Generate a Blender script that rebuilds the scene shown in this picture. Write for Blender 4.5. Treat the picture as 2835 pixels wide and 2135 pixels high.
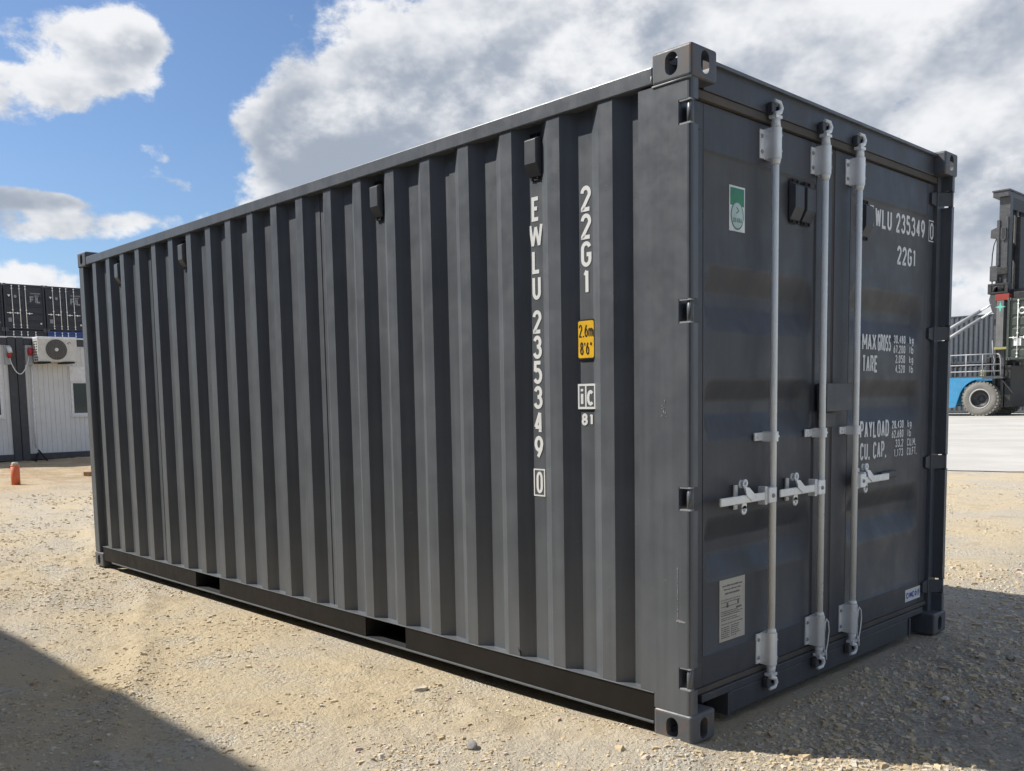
import bpy, bmesh, math, random
import numpy as np
from mathutils import Vector, Matrix

for o in list(bpy.data.objects):
    bpy.data.objects.remove(o, do_unlink=True)
SC = bpy.context.scene
COL = SC.collection
R = math.radians

# ------------------------------------------------------------------ camera
YAW, PITCH, ROLL = 2.37982938, -0.0940385, -0.01835324
cam_d = bpy.data.cameras.new('camera')
cam = bpy.data.objects.new('camera', cam_d); COL.objects.link(cam)
f_ = Vector((math.cos(PITCH)*math.cos(YAW), math.cos(PITCH)*math.sin(YAW), math.sin(PITCH)))
r_ = Vector((math.sin(YAW), -math.cos(YAW), 0)); u_ = r_.cross(f_)
rr = r_*math.cos(ROLL) + u_*math.sin(ROLL); uu = -r_*math.sin(ROLL) + u_*math.cos(ROLL)
cam.matrix_world = Matrix(((rr.x, uu.x, -f_.x, 2.01102), (rr.y, uu.y, -f_.y, -2.87338), (rr.z, uu.z, -f_.z, 1.33341), (0, 0, 0, 1)))
cam_d.sensor_width = 36.0
cam_d.lens = 36.0*2578.83/2835
cam_d.shift_x = (1417.5-1398.21)/2835
cam_d.shift_y = (1349.60-1067.5)/2835
cam_d.clip_start = 0.05; cam_d.clip_end = 3000
SC.camera = cam

# ------------------------------------------------------------------ sun, exposure
SUN = Vector((-2.10, -1.30, 2.591)).normalized()
sl = bpy.data.lights.new('sun', 'SUN'); sl.energy = 5.0; sl.angle = R(0.55); sl.color = (1.0, 0.955, 0.88)
so = bpy.data.objects.new('sun', sl); COL.objects.link(so)
so.rotation_euler = SUN.to_track_quat('Z', 'Y').to_euler(); so.location = (-8, -6, 14)
vs = SC.view_settings
vs.view_transform = 'Standard'; vs.look = 'None'; vs.exposure = 0.25; vs.gamma = 1.0; vs.use_curve_mapping = False
SC.cycles.max_bounces = 6; SC.cycles.diffuse_bounces = 3; SC.cycles.glossy_bounces = 3
SC.render.resolution_x = 1024; SC.render.resolution_y = 771

# ------------------------------------------------------------------ node helpers
class NT:
    def __init__(s, nt): s.nt = nt
    def n(s, t, **k):
        nd = s.nt.nodes.new(t)
        for a, b in k.items(): setattr(nd, a, b)
        return nd
    def l(s, a, b): s.nt.links.new(a, b)
    def put(s, sock, v):
        if hasattr(v, 'is_output') or hasattr(v, 'links'): s.l(v, sock)
        else: sock.default_value = v
    def m(s, op, a, b=None, c=None, clamp=False):
        nd = s.n('ShaderNodeMath', operation=op, use_clamp=clamp); s.put(nd.inputs[0], a)
        if b is not None: s.put(nd.inputs[1], b)
        if c is not None: s.put(nd.inputs[2], c)
        return nd.outputs[0]
    def v(s, op, a, b=None):
        nd = s.n('ShaderNodeVectorMath', operation=op); s.put(nd.inputs[0], a)
        if b is not None: s.put(nd.inputs[1], b)
        return nd.outputs['Value'] if op in ('DOT_PRODUCT', 'LENGTH', 'DISTANCE') else nd.outputs[0]
    def noise(s, vec, scale, detail=4, rough=.55, dist=0.0):
        nd = s.n('ShaderNodeTexNoise'); s.l(vec, nd.inputs['Vector'])
        nd.inputs['Scale'].default_value = scale; nd.inputs['Detail'].default_value = detail
        nd.inputs['Roughness'].default_value = rough; nd.inputs['Distortion'].default_value = dist
        return nd.outputs['Fac']
    def mr(s, val, a, b, c=0.0, d=1.0, smooth=True):
        nd = s.n('ShaderNodeMapRange', interpolation_type='SMOOTHSTEP' if smooth else 'LINEAR')
        s.put(nd.inputs[0], val)
        for i, q in zip((1, 2, 3, 4), (a, b, c, d)): nd.inputs[i].default_value = q
        return nd.outputs[0]
    def mix(s, fac, a, b, blend='MIX'):
        nd = s.n('ShaderNodeMix', data_type='RGBA', blend_type=blend, clamp_factor=True)
        s.put(nd.inputs[0], fac)
        for i, q in ((6, a), (7, b)):
            if isinstance(q, tuple): nd.inputs[i].default_value = q if len(q) == 4 else (*q, 1)
            else: s.l(q, nd.inputs[i])
        return nd.outputs[2]
    def mapping(s, vec, scale):
        nd = s.n('ShaderNodeMapping'); s.l(vec, nd.inputs[0]); nd.inputs['Scale'].default_value = scale
        return nd.outputs[0]

# ------------------------------------------------------------------ world: sky with cumulus
world = bpy.data.worlds.new('World'); SC.world = world; world.use_nodes = True
wn = world.node_tree; wn.nodes.clear()
def pix_dir(u, v):
    K = 2835/2212
    return (f_ + rr*((u*K-1398.21)/2578.83) - uu*((v*K-1349.6)/2578.83)).normalized()
BLOBS = [  # cumulus banks in view: centre, half width, half height (rad), weight
    ((1130, 70), .150, .075, .33), ((1330, 200), .25, .080, .34), ((490, 350), .105, .045, .36), ((650, 320), .11, .050, .30), ((760, 265), .12, .060, .34), ((980, 330), .18, .070, .34),
    ((1750, 110), .30, .13, .32), ((2300, 230), .26, .13, .30), ((2110, 450), .10, .060, .34), ((2150, 570), .10, .035, -.22),
    ((170, 75), .075, .024, .34), ((50, 190), .080, .036, .36), ((250, 170), .072, .044, .34), ((110, 475), .14, .022, .44), ((30, 602), .075, .018, .48),
    ((40, 424), .060, .010, .40), ((480, 15), .030, .040, .34), ((365, 322), .024, .012, .18), ((355, 400), .030, .010, .16), ((345, 250), .05, .03, -.22), ((130, 125), .10, .012, -.16),
    ((475, 130), .050, .12, -.52), ((400, 250), .035, .05, -.20), ((270, 330), .13, .045, -.34), ((330, 570), .09, .03, -.3), ((300, 250), .30, .30, -.24)]
w = NT(wn)
geo = w.n('ShaderNodeTexCoord'); D = w.v('NORMALIZE', geo.outputs['Generated'])
flat = w.mapping(D, (1, 1, 1.5))
acc = w.m('MULTIPLY_ADD', w.noise(w.v('ADD', flat, (5.3, 2.1, .7)), 2.4, 2, .5), 1.5, -.80)
tilt = 0.0
for (c, a_, b_, wt) in BLOBS:
    cd = pix_dir(*c); rt = Vector((cd.y, -cd.x, 0)).normalized(); up = rt.cross(cd)
    if up.z < 0: up = -up
    x_ = w.v('DOT_PRODUCT', D, tuple(rt/a_)); y_ = w.v('DOT_PRODUCT', D, tuple(up/b_))
    q_ = w.m('MULTIPLY_ADD', y_, y_, w.m('MULTIPLY', x_, x_))
    mk = w.mr(q_, 1.9, 0.0); acc = w.m('MULTIPLY_ADD', mk, wt, acc)
    if wt > 0: tilt = w.m('MULTIPLY_ADD', w.m('MULTIPLY', mk, y_), .55, tilt)
n1 = w.noise(flat, 11, 7, .62)
n2 = w.noise(flat, 4.6, 2, .5)
n3 = w.noise(w.v('ADD', flat, (-.016, -.012, .036)), 11, 4, .58)
d0 = w.m('ADD', acc, w.m('MULTIPLY_ADD', n1, 1.65, -.75))
d0 = w.m('MULTIPLY_ADD', n2, .40, w.m('SUBTRACT', d0, .20))
sky = w.n('ShaderNodeTexSky', sky_type='NISHITA'); sky.sun_disc = False
sky.sun_elevation = math.asin(SUN.z); sky.sun_rotation = math.atan2(SUN.x, SUN.y)
sky.air_density = 1.0; sky.dust_density = 0.9; sky.ozone_density = 2.6
skyc = w.v('MULTIPLY', sky.outputs[0], (.078, .090, .104))
alpha = w.mr(d0, -.03, .24)
sh = w.m('ADD', w.m('MULTIPLY', w.m('SUBTRACT', n1, n3), 3.0), w.m('MULTIPLY', w.m('SUBTRACT', n2, .5), 1.7))
sh = w.m('MULTIPLY_ADD', tilt, .22, sh)
thick = w.mr(d0, .08, .70)
sh = w.m('SUBTRACT', sh, w.m('MULTIPLY', thick, .58))
sh = w.m('MULTIPLY_ADD', w.v('DOT_PRODUCT', D, (.85, .45, 0)), .16, sh)   # clouds facing the sun are lit from the front
light = w.mr(sh, -1.12, .26)
cl = w.mix(light, (.315, .36, .435), (.76, .77, .79))
full = w.mix(alpha, skyc, cl)
bg = w.n('ShaderNodeBackground'); w.l(full, bg.inputs[0]); bg.inputs[1].default_value = 1.0
wo = w.n('ShaderNodeOutputWorld'); w.l(bg.outputs[0], wo.inputs[0])
world.cycles.sampling_method = 'MANUAL'; world.cycles.sample_map_resolution = 512

# ------------------------------------------------------------------ materials
MATS = {}
def newmat(name):
    m = bpy.data.materials.new(name); m.use_nodes = True
    nt = m.node_tree; t = NT(nt); b = nt.nodes['Principled BSDF']
    return m, t, b
def paint(name, col, rough=.45, var=.12, dust=0.0, bump=.02, metal=0.0, streak=True, dustcol=(.30, .26, .20), spec=.5, scale=1.0):
    """painted metal: slight tone variation, vertical streaks, dust film"""
    if name in MATS: return MATS[name]
    m, t, b = newmat(name); MATS[name] = m
    tc = t.n('ShaderNodeTexCoord').outputs['Object']
    n1 = t.noise(tc, 2.3*scale, 4, .6)
    fac = n1
    if streak:
        n2 = t.noise(t.mapping(tc, (26, 26, .9)), 1.0*scale, 2, .6)
        fac = t.m('ADD', t.m('MULTIPLY', n1, .5), t.m('MULTIPLY', n2, .5))
    lo = tuple(max(0, c*(1-var)) for c in col); hi = tuple(c*(1+var) for c in col)
    c = t.mix(t.mr(fac, .3, .7), lo, hi)
    if dust:
        nd = t.noise(tc, 7.5*scale, 4, .68)
        c = t.mix(t.m('MULTIPLY', t.mr(nd, .42, .78), dust), c, dustcol)
        t.l(t.mr(nd, .3, .7, rough-.07, rough+.10), b.inputs['Roughness'])
    else: b.inputs['Roughness'].default_value = rough
    t.l(c, b.inputs['Base Color'])
    b.inputs['Metallic'].default_value = metal
    b.inputs['Specular IOR Level'].default_value = spec
    if bump:
        bp = t.n('ShaderNodeBump'); bp.inputs['Strength'].default_value = 1.0; bp.inputs['Distance'].default_value = bump*.05
        t.l(t.noise(tc, 4.0*scale, 2, .5), bp.inputs['Height']); t.l(bp.outputs[0], b.inputs['Normal'])
    return m
def plain(name, col, rough=.5, metal=0.0, emit=None):
    if name in MATS: return MATS[name]
    m, t, b = newmat(name); MATS[name] = m
    tc = t.n('ShaderNodeTexCoord').outputs['Object']
    n = t.noise(tc, 18, 4, .6)
    t.l(t.mix(t.mr(n, .3, .7), tuple(c*.9 for c in col), tuple(min(1, c*1.08) for c in col)), b.inputs['Base Color'])
    b.inputs['Roughness'].default_value = rough; b.inputs['Metallic'].default_value = metal
    return m

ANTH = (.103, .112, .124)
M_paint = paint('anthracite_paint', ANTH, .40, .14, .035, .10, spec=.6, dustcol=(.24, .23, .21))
def speckle(m):
    # sparse chips and rubbed spots in the paint
    t = NT(m.node_tree); b = m.node_tree.nodes['Principled BSDF']; src = b.inputs['Base Color'].links[0].from_socket
    tc = t.n('ShaderNodeTexCoord').outputs['Object']
    k1 = t.mr(t.noise(tc, 42, 3, .7), .70, .76)
    t.l(t.mix(t.m('MULTIPLY', k1, .35), src, (.30, .31, .31)), b.inputs['Base Color'])
speckle(M_paint)
M_door_shade = paint('anthracite_shade_copy', (.060, .064, .073), .46, .12, .12, .05, spec=.45, dustcol=(.20, .18, .15))  # same anthracite as the walls, with the door end's shade put into the colour
# casting paint with rust at edges
def rusty():
    m = paint('casting_paint', (.096, .105, .118), .5, .12, .12, .08)
    t = NT(m.node_tree); b = m.node_tree.nodes['Principled BSDF']
    src = b.inputs['Base Color'].links[0].from_socket
    g = t.n('ShaderNodeNewGeometry'); tc = t.n('ShaderNodeTexCoord').outputs['Object']
    pt = t.mr(g.outputs['Pointiness'], .53, .60)
    sp = t.mr(t.noise(tc, 22, 5, .65), .50, .62)
    t.l(t.mix(t.m('MULTIPLY', pt, sp), src, (.24, .11, .035)), b.inputs['Base Color'])
    return m
M_cast = rusty()
M_nearblack = paint('near_black', (.013, .011, .010), .6, .2, .06, .12, streak=False, dustcol=(.05, .04, .03), spec=.25)
M_galv = paint('galvanised_steel', (.93, .93, .88), .30, .05, .12, .05, metal=.0, streak=True, dustcol=(.45, .40, .30))
M_zinc = paint('zinc_plated_steel', (.86, .87, .86), .33, .12, .18, .05, metal=.15, streak=False, dustcol=(.45, .40, .30))
M_rubber = paint('door_gasket_rubber', (.085, .075, .065), .8, .25, .3, .1, streak=False, dustcol=(.20, .16, .12))
M_white = paint('white_lettering', (.80, .80, .78), .5, .05, .06, 0, streak=False, dustcol=(.5, .48, .44))
M_black = plain('dark_opening', (.012, .012, .013), .8)
M_weld = paint('weld_bead', (.30, .31, .32), .45, .2, 0, .2, streak=False)
M_vent = paint('black_vent_plastic', (.110, .116, .124), .36, .1, .1, .02, streak=False)
M_yellow = plain('yellow_sticker', (.86, .50, .02), .45)
M_ink = plain('black_ink', (.015, .015, .017), .5)
M_sticker = plain('white_sticker', (.78, .79, .78), .4)
M_green = plain('green_sticker', (.03, .23, .11), .42)
M_blueink = plain('blue_ink', (.05, .07, .36), .45)
M_plate = paint('aluminium_plate', (.52, .50, .44), .42, .1, .2, .02, metal=.2, streak=False)
M_platetxt = plain('plate_engraving', (.16, .15, .14), .6)

# ------------------------------------------------------------------ mesh builder
class MB:
    def __init__(s): s.v = []; s.f = []; s.sm = []
    def add(s, vs_, fs, smooth=False):
        o = len(s.v); s.v += [tuple(v) for v in vs_]
        s.f += [tuple(i+o for i in f) for f in fs]; s.sm += [smooth]*len(fs); return s
    def box(s, x0, x1, y0, y1, z0, z1):
        v = [(x0, y0, z0), (x1, y0, z0), (x1, y1, z0), (x0, y1, z0), (x0, y0, z1), (x1, y0, z1), (x1, y1, z1), (x0, y1, z1)]
        return s.add(v, [(3, 2, 1, 0), (4, 5, 6, 7), (0, 1, 5, 4), (1, 2, 6, 5), (2, 3, 7, 6), (3, 0, 4, 7)])
    def prism(s, poly, axis, a, b, smooth=False):
        """poly: 2-D points, counter-clockwise seen from +axis; axis 'x','y','z'"""
        def P(p, t): return {'z': (p[0], p[1], t), 'x': (t, p[0], p[1]), 'y': (p[1], t, p[0])}[axis]
        n = len(poly); v = [P(p, a) for p in poly]+[P(p, b) for p in poly]
        s.add(v, [tuple(range(n-1, -1, -1)), tuple(range(n, 2*n))])
        o = len(s.v)-2*n
        for i in range(n):
            j = (i+1) % n; s.f.append((o+i, o+j, o+n+j, o+n+i)); s.sm.append(smooth)
        return s
    def tube(s, pts, r, n=10, cap=True, smooth=True):
        pts = [Vector(p) for p in pts]; rs = r if isinstance(r, (list, tuple)) else [r]*len(pts)
        rings = []; prev = None
        for i, p in enumerate(pts):
            t = (pts[min(i+1, len(pts)-1)]-pts[max(i-1, 0)]).normalized()
            if prev is None:
                a = Vector((0, 0, 1)) if abs(t.z) < .9 else Vector((1, 0, 0))
                x = t.cross(a).normalized()
            else:
                x = (prev-t*prev.dot(t)).normalized()
            prev = x; y = t.cross(x)
            rings.append([p+(x*math.cos(2*math.pi*k/n)+y*math.sin(2*math.pi*k/n))*rs[i] for k in range(n)])
        o = len(s.v); s.v += [tuple(v) for rg in rings for v in rg]
        for i in range(len(pts)-1):
            for k in range(n):
                k2 = (k+1) % n
                s.f.append((o+i*n+k, o+i*n+k2, o+(i+1)*n+k2, o+(i+1)*n+k)); s.sm.append(smooth)
        if cap:
            s.f.append(tuple(o+k for k in range(n-1, -1, -1))); s.sm.append(False)
            s.f.append(tuple(o+(len(pts)-1)*n+k for k in range(n))); s.sm.append(False)
        return s
    def cyl(s, p0, p1, r, n=14, smooth=True): return s.tube([p0, p1], r, n, True, smooth)
    def lathe(s, prof, c, axis, n=28, smooth=True):
        """prof: (radius, offset along axis); closed surface of revolution about axis through c"""
        o = len(s.v); A = {'x': (1, 2, 0), 'y': (2, 0, 1), 'z': (0, 1, 2)}[axis]
        for (rad, h) in prof:
            for k in range(n):
                q = [0, 0, 0]; th = 2*math.pi*k/n
                q[A[0]] = rad*math.cos(th); q[A[1]] = rad*math.sin(th); q[A[2]] = h
                s.v.append((q[0]+c[0], q[1]+c[1], q[2]+c[2]))
        for i in range(len(prof)-1):
            for k in range(n):
                k2 = (k+1) % n
                s.f.append((o+i*n+k, o+i*n+k2, o+(i+1)*n+k2, o+(i+1)*n+k)); s.sm.append(smooth)
        return s
    def ribbon(s, pl, wd, O, ux, uy):
        """flat stroke of constant width along a 2-D polyline laid in the plane O, ux, uy"""
        p = [np.array(q, float) for q in pl]
        closed = np.linalg.norm(p[0]-p[-1]) < 1e-6 and len(p) > 3
        if closed: p = p[:-1]
        n = len(p); L = []; Rr = []
        for i in range(n):
            a = p[i-1] if (i > 0 or closed) else None; b = p[(i+1) % n] if (i < n-1 or closed) else None
            d1 = (p[i]-a)/np.linalg.norm(p[i]-a) if a is not None else None
            d2 = (b-p[i])/np.linalg.norm(b-p[i]) if b is not None else None
            if d1 is None: d1 = d2
            if d2 is None: d2 = d1
            n1 = np.array((-d1[1], d1[0])); n2 = np.array((-d2[1], d2[0])); mm = n1+n2
            ln = np.linalg.norm(mm); mm = mm/ln if ln > 1e-6 else n1
            k = min(1.0/max(mm@n1, .35), 1.9)
            L.append(p[i]+mm*wd*.5*k); Rr.append(p[i]-mm*wd*.5*k)
        O = Vector(O); ux = Vector(ux); uy = Vector(uy)
        pts = [O+ux*float(q[0])+uy*float(q[1]) for q in L+Rr]
        fs = []
        for i in range(n if closed else n-1):
            j = (i+1) % n; fs.append((n+i, n+j, j, i))
        return s.add(pts, fs)
    def quad(s, a, b, c, d): return s.add([a, b, c, d], [(0, 1, 2, 3)])
    def mesh(s, name, mat):
        me = bpy.data.meshes.new(name); me.from_pydata(s.v, [], s.f); me.update()
        me.polygons.foreach_set('use_smooth', s.sm)
        me.materials.append(mat); return me
    def build(s, name, mat, parent=None, bevel=0, seg=2):
        o = bpy.data.objects.new(name, s.mesh(name, mat)); COL.objects.link(o); o.parent = parent
        if bevel:
            b = o.modifiers.new('bevel', 'BEVEL'); b.width = bevel; b.segments = seg; b.limit_method = 'ANGLE'; b.angle_limit = R(40)
            b.harden_normals = False
        return o
def part(name, mat, parent, fn, bevel=0):
    b = MB(); fn(b); return b.build(name, mat, parent, bevel)
def empty(name, loc, rz=0.0):
    o = bpy.data.objects.new(name, None); COL.objects.link(o); o.location = loc; o.rotation_euler = (0, 0, rz); o.empty_display_size = .3
    return o
def tag(o, label, cat, group=None, kind=None):
    if label: o['label'] = label
    if cat: o['category'] = cat
    if group: o['group'] = group
    if kind: o['kind'] = kind
    return o
def oval(cx, cy, w_, h_, n=8):
    """stadium outline, counter-clockwise, taller than wide or wider than tall"""
    pts = []
    if h_ >= w_:
        r = w_/2; k = h_/2-r
        for i in range(n+1): a = math.pi*i/n; pts.append((cx+r*math.cos(a), cy+k+r*math.sin(a)))
        for i in range(n+1): a = math.pi+math.pi*i/n; pts.append((cx+r*math.cos(a), cy-k+r*math.sin(a)))
    else:
        r = h_/2; k = w_/2-r
        for i in range(n+1): a = -math.pi/2+math.pi*i/n; pts.append((cx+k+r*math.cos(a), cy+r*math.sin(a)))
        for i in range(n+1): a = math.pi/2+math.pi*i/n; pts.append((cx-k+r*math.cos(a), cy+r*math.sin(a)))
    return pts
def rrect(x0, x1, y0, y1, r, n=4):
    pts = []
    for cx, cy, a0 in ((x1-r, y0+r, -90), (x1-r, y1-r, 0), (x0+r, y1-r, 90), (x0+r, y0+r, 180)):
        for i in range(n+1): a = R(a0+90*i/n); pts.append((cx+r*math.cos(a), cy+r*math.sin(a)))
    return pts

# ------------------------------------------------------------------ stroke lettering
def arc(cx, cy, rx, ry, a0, a1, n=10):
    return [(cx+rx*math.cos(R(a0+(a1-a0)*i/n)), cy+ry*math.sin(R(a0+(a1-a0)*i/n))) for i in range(n+1)]
def stad(y0, y1, c=.28):
    return arc(.5, y1-c, .5, c, 0, 180)+arc(.5, y0+c, .5, c, 180, 360)+[(1, y1-c)]
G = {
 'E': [[(1, 1), (0, 1), (0, 0), (1, 0)], [(0, .52), (.82, .52)]], 'F': [[(1, 1), (0, 1), (0, 0)], [(0, .52), (.85, .52)]],
 'W': [[(0, 1), (.22, 0), (.5, .9), (.78, 0), (1, 1)]], 'L': [[(0, 1), (0, 0), (1, 0)]],
 'U': [[(0, 1)]+arc(.5, .26, .5, .26, 180, 360)+[(1, 1)]],
 '2': [arc(.5, .74, .5, .26, 175, -20)+[(.04, .04), (.04, 0), (1, 0)]],
 '3': [arc(.48, .76, .46, .24, 165, -75)+[(.4, .53)], [(.4, .53)]+arc(.48, .27, .52, .27, 80, -165)],
 '5': [[(.95, 1), (.1, 1), (.06, .55)]+arc(.45, .32, .55, .32, 110, -150)],
 '4': [[(.74, 0), (.74, 1)], [(.74, 1), (0, .26), (1, .26)]],
 '9': [arc(.5, .68, .5, .32, 0, 360, 16), [(1, .68), (.86, .40), (.36, 0)]],
 '6': [arc(.5, .32, .5, .32, 180, 540, 16), [(0, .32), (.14, .6), (.62, 1)]],
 '8': [arc(.5, .76, .42, .24, -90, 270, 16), arc(.5, .26, .5, .26, 90, 450, 16)],
 '0': [stad(0, 1)], 'O': [stad(0, 1)], 'D': [[(0, 0), (0, 1), (.45, 1)]+arc(.45, .72, .55, .28, 90, 0)+arc(.45, .28, .55, .28, 0, -90)+[(0, 0)]],
 'G': [arc(.5, .74, .5, .26, 20, 180)+arc(.5, .26, .5, .26, 180, 360)+[(1, .48), (.55, .48)]],
 'C': [arc(.5, .74, .5, .26, 15, 180)+arc(.5, .26, .5, .26, 180, 345)],
 '1': [[(.18, .80), (.6, 1), (.6, 0)]], '7': [[(0, 1), (1, 1), (.35, 0)]],
 'M': [[(0, 0), (0, 1), (.5, .3), (1, 1), (1, 0)]], 'N': [[(0, 0), (0, 1), (1, 0), (1, 1)]],
 'A': [[(0, 0), (.5, 1), (1, 0)], [(.2, .3), (.8, .3)]], 'X': [[(0, 0), (1, 1)], [(0, 1), (1, 0)]],
 'R': [[(0, 0), (0, 1), (.5, 1)]+arc(.55, .75, .45, .25, 90, -90)+[(0, .5)], [(.5, .5), (1, 0)]],
 'P': [[(0, 0), (0, 1), (.5, 1)]+arc(.55, .74, .45, .26, 90, -90)+[(0, .48)]],
 'S': [arc(.5, .76, .48, .24, 25, 250)+arc(.5, .26, .5, .26, 70, -160)], 'T': [[(0, 1), (1, 1)], [(.5, 1), (.5, 0)]],
 'Y': [[(0, 1), (.5, .5), (1, 1)], [(.5, .5), (.5, 0)]], 'I': [[(.5, 0), (.5, 1)]],
 'K': [[(0, 0), (0, 1)], [(1, 1), (0, .45), (1, 0)]],
 'k': [[(0, 0), (0, 1)], [(.9, .66), (0, .32), (1, 0)]], 'g': [arc(.5, .40, .5, .28, 0, 360, 14), [(1, .68), (1, -.08)]+arc(.5, -.08, .5, .16, 0, -150, 6)],
 'l': [[(.5, 0), (.5, 1)]], 'b': [[(0, 1), (0, 0)], arc(.5, .32, .5, .32, 180, 540, 14)],
 'i': [[(.5, 0), (.5, .68)], [(.5, .84), (.5, 1)]], 'c': [arc(.5, .35, .5, .35, 45, 315, 12)],
 'm': [[(0, 0), (0, .68)], arc(.25, .46, .25, .2, 180, 0, 6)+[(.5, 0)], arc(.75, .46, .25, .2, 180, 0, 6)+[(1, 0)]],
 '.': [[(.35, .06), (.65, .06)]], ',': [[(.5, .10), (.3, -.14)]], "'": [[(.5, 1), (.5, .76)]], '"': [[(.3, 1), (.3, .76)], [(.7, 1), (.7, .76)]],
}
NARROW = {'.': .35, ',': .35, "'": .35, '"': .6, '1': .75, 'l': .5, 'I': .4, 'i': .4, 'm': 1.45, 'W': 1.25, 'M': 1.2, ' ': .55}
def lettering(b, txt, O, ux, uy, h, width=None, cw=None, stroke=None, gap=.28):
    """write txt from O (lower left); either total width or letter width cw"""
    tot = sum(NARROW.get(c, 1.0) for c in txt)+gap*(len(txt)-1)
    if cw is None: cw = width/tot
    st = stroke or h*.14
    x = 0.0; ux = Vector(ux); uy = Vector(uy); O = Vector(O); nn = ux.cross(uy).normalized()
    for c in txt:
        w_ = NARROW.get(c, 1.0)*cw
        for k_, pl in enumerate(G.get(c, [])):
            iw = max(w_-st, w_*.3); ih = h-st
            if c == '.': b.ribbon([(x+w_*.5-st*.55, st*.55), (x+w_*.5+st*.55, st*.55)], st*1.1, O, ux, uy); continue
            for j_, q_ in enumerate(split_sharp([(x+st*.5+p[0]*iw, st*.5+p[1]*ih) for p in pl])):
                b.ribbon(q_, st, O+nn*(.0004*k_+.0002*j_), ux, uy)
        x += w_+gap*cw
    return b
def split_sharp(pl):
    out = []; cur = [pl[0]]
    for i in range(1, len(pl)):
        cur.append(pl[i])
        if i < len(pl)-1:
            a = np.subtract(pl[i], pl[i-1]).astype(float); c = np.subtract(pl[i+1], pl[i]).astype(float)
            na, nc = np.linalg.norm(a), np.linalg.norm(c)
            if na > 1e-9 and nc > 1e-9 and (a@c)/(na*nc) < -.25: out.append(cur); cur = [pl[i]]
    out.append(cur); return out
def framebox(b, O, ux, uy, w_, h_, t):
    b.ribbon([(t/2, t/2), (w_-t/2, t/2), (w_-t/2, h_-t/2), (t/2, h_-t/2), (t/2, t/2)], t, O, ux, uy)

# ------------------------------------------------------------------ ground
rng = np.random.default_rng(7)
def vnoise(x, y, seed):
    xi = np.floor(x).astype(np.int64); yi = np.floor(y).astype(np.int64); fx = x-xi; fy = y-yi
    fx = fx*fx*(3-2*fx); fy = fy*fy*(3-2*fy)
    def h(a, b):
        n = (a*374761393+b*668265263+seed*974711) & 0xffffffff
        n = ((n ^ (n >> 13))*1274126177) & 0xffffffff
        return ((n ^ (n >> 16)) & 0xffff)/65535.0
    return (h(xi, yi)*(1-fx)+h(xi+1, yi)*fx)*(1-fy)+(h(xi, yi+1)*(1-fx)+h(xi+1, yi+1)*fx)*fy
def fbm(x, y, seed, octv=4):
    a = 0; amp = .5
    for i in range(octv):
        a = a+amp*(vnoise(x*2**i, y*2**i, seed+i*17)-.5); amp *= .5
    return a
def sstep(a, b, x):
    t = np.clip((x-a)/(b-a), 0, 1); return t*t*(3-2*t)
def ground_h(x, y, fine=True):
    x = np.asarray(x, float); y = np.asarray(y, float)
    side = 1-sstep(22, 42, y)
    h = side*(.20*sstep(-8.5, -17.5, x)+.36*sstep(-21, -50, x))
    near = 1-sstep(11.5, 13.0, y)
    h = h+near*.030*fbm(x*.55, y*.55, 3, 3)+near*.20*fbm(x*.55+5, y*.55, 9, 3)*sstep(-9.5, -13, x)
    # wheel ruts running diagonally over the yard
    s_ = x*.42+y*.91; rut = fbm(x*.3, y*.3, 21, 2)*.6+.10*fbm(x*4, y*4, 25, 3); rm = .35+1.6*vnoise(x*1.7, y*1.7, 88)**2
    h = h+near*rm*.018*np.exp(-((s_+2.05+rut)/.08)**2)-near*rm*.014*np.exp(-((s_+2.28+rut)/.13)**2)
    h = h+near*rm*.018*np.exp(-((s_+2.75+rut)/.07)**2)-near*rm*.014*np.exp(-((s_+2.95+rut)/.10)**2)
    if fine:
        a_ = x*.91-y*.42; c_ = x*.42+y*.91                      # along and across the wheel tracks
        rough = .25+1.5*sstep(-.06, .13, fbm(a_*.5+3, c_*1.1, 33, 3))
        cl_ = fbm(a_*7, c_*11, 63, 3)
        h = h+near*rough*(.020*fbm(a_*3, c_*6, 41, 3)+.016*fbm(x*16, y*16, 57, 3)+.030*np.maximum(cl_-.06, 0))
    # bed beside and under the container
    inside = sstep(-6.35, -6.1, x)*(1-sstep(.02, .30, x))*sstep(-.30, -.02, y)*(1-sstep(2.46, 2.75, y))
    h = h*(1-inside)-.012*inside
    lip = np.exp(-((y+.10)/.13)**2)*(1-sstep(-.02, .20, x))
    h = h+lip*(.050*np.exp(-((x+.12)/.42)**2)+.012*np.exp(-((x+4.6)/1.0)**2)-.012*np.exp(-((x+1.25)/.35)**2))
    lip2 = np.exp(-((x-.10)/.14)**2)*sstep(.05, .4, y)*(1-sstep(2.0, 2.6, y))
    return h+lip2*.018
def axis_pts(lo, hi, step, far_lo, far_hi, g=1.075):
    mid = list(np.arange(lo, hi+step*.5, step)); a = []; st = step; p = lo
    while p > far_lo: st *= g; p -= st; a.append(p)
    bq = []; st = step; p = mid[-1]
    while p < far_hi: st *= g; p += st; bq.append(p)
    return np.array(a[::-1]+mid+bq)
gx = axis_pts(-7.2, 2.4, .020, -420, 420); gy = axis_pts(-2.6, 4.6, .020, -420, 420)
X, Y = np.meshgrid(gx, gy); Z = ground_h(X, Y)
co = np.stack([X, Y, Z], -1).reshape(-1, 3).astype(np.float32)
nx, ny = len(gx), len(gy)
ii = (np.arange(ny-1)[:, None]*nx+np.arange(nx-1)[None, :]).reshape(-1)
fc = np.stack([ii, ii+1, ii+1+nx, ii+nx], 1).astype(np.int32)
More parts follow.
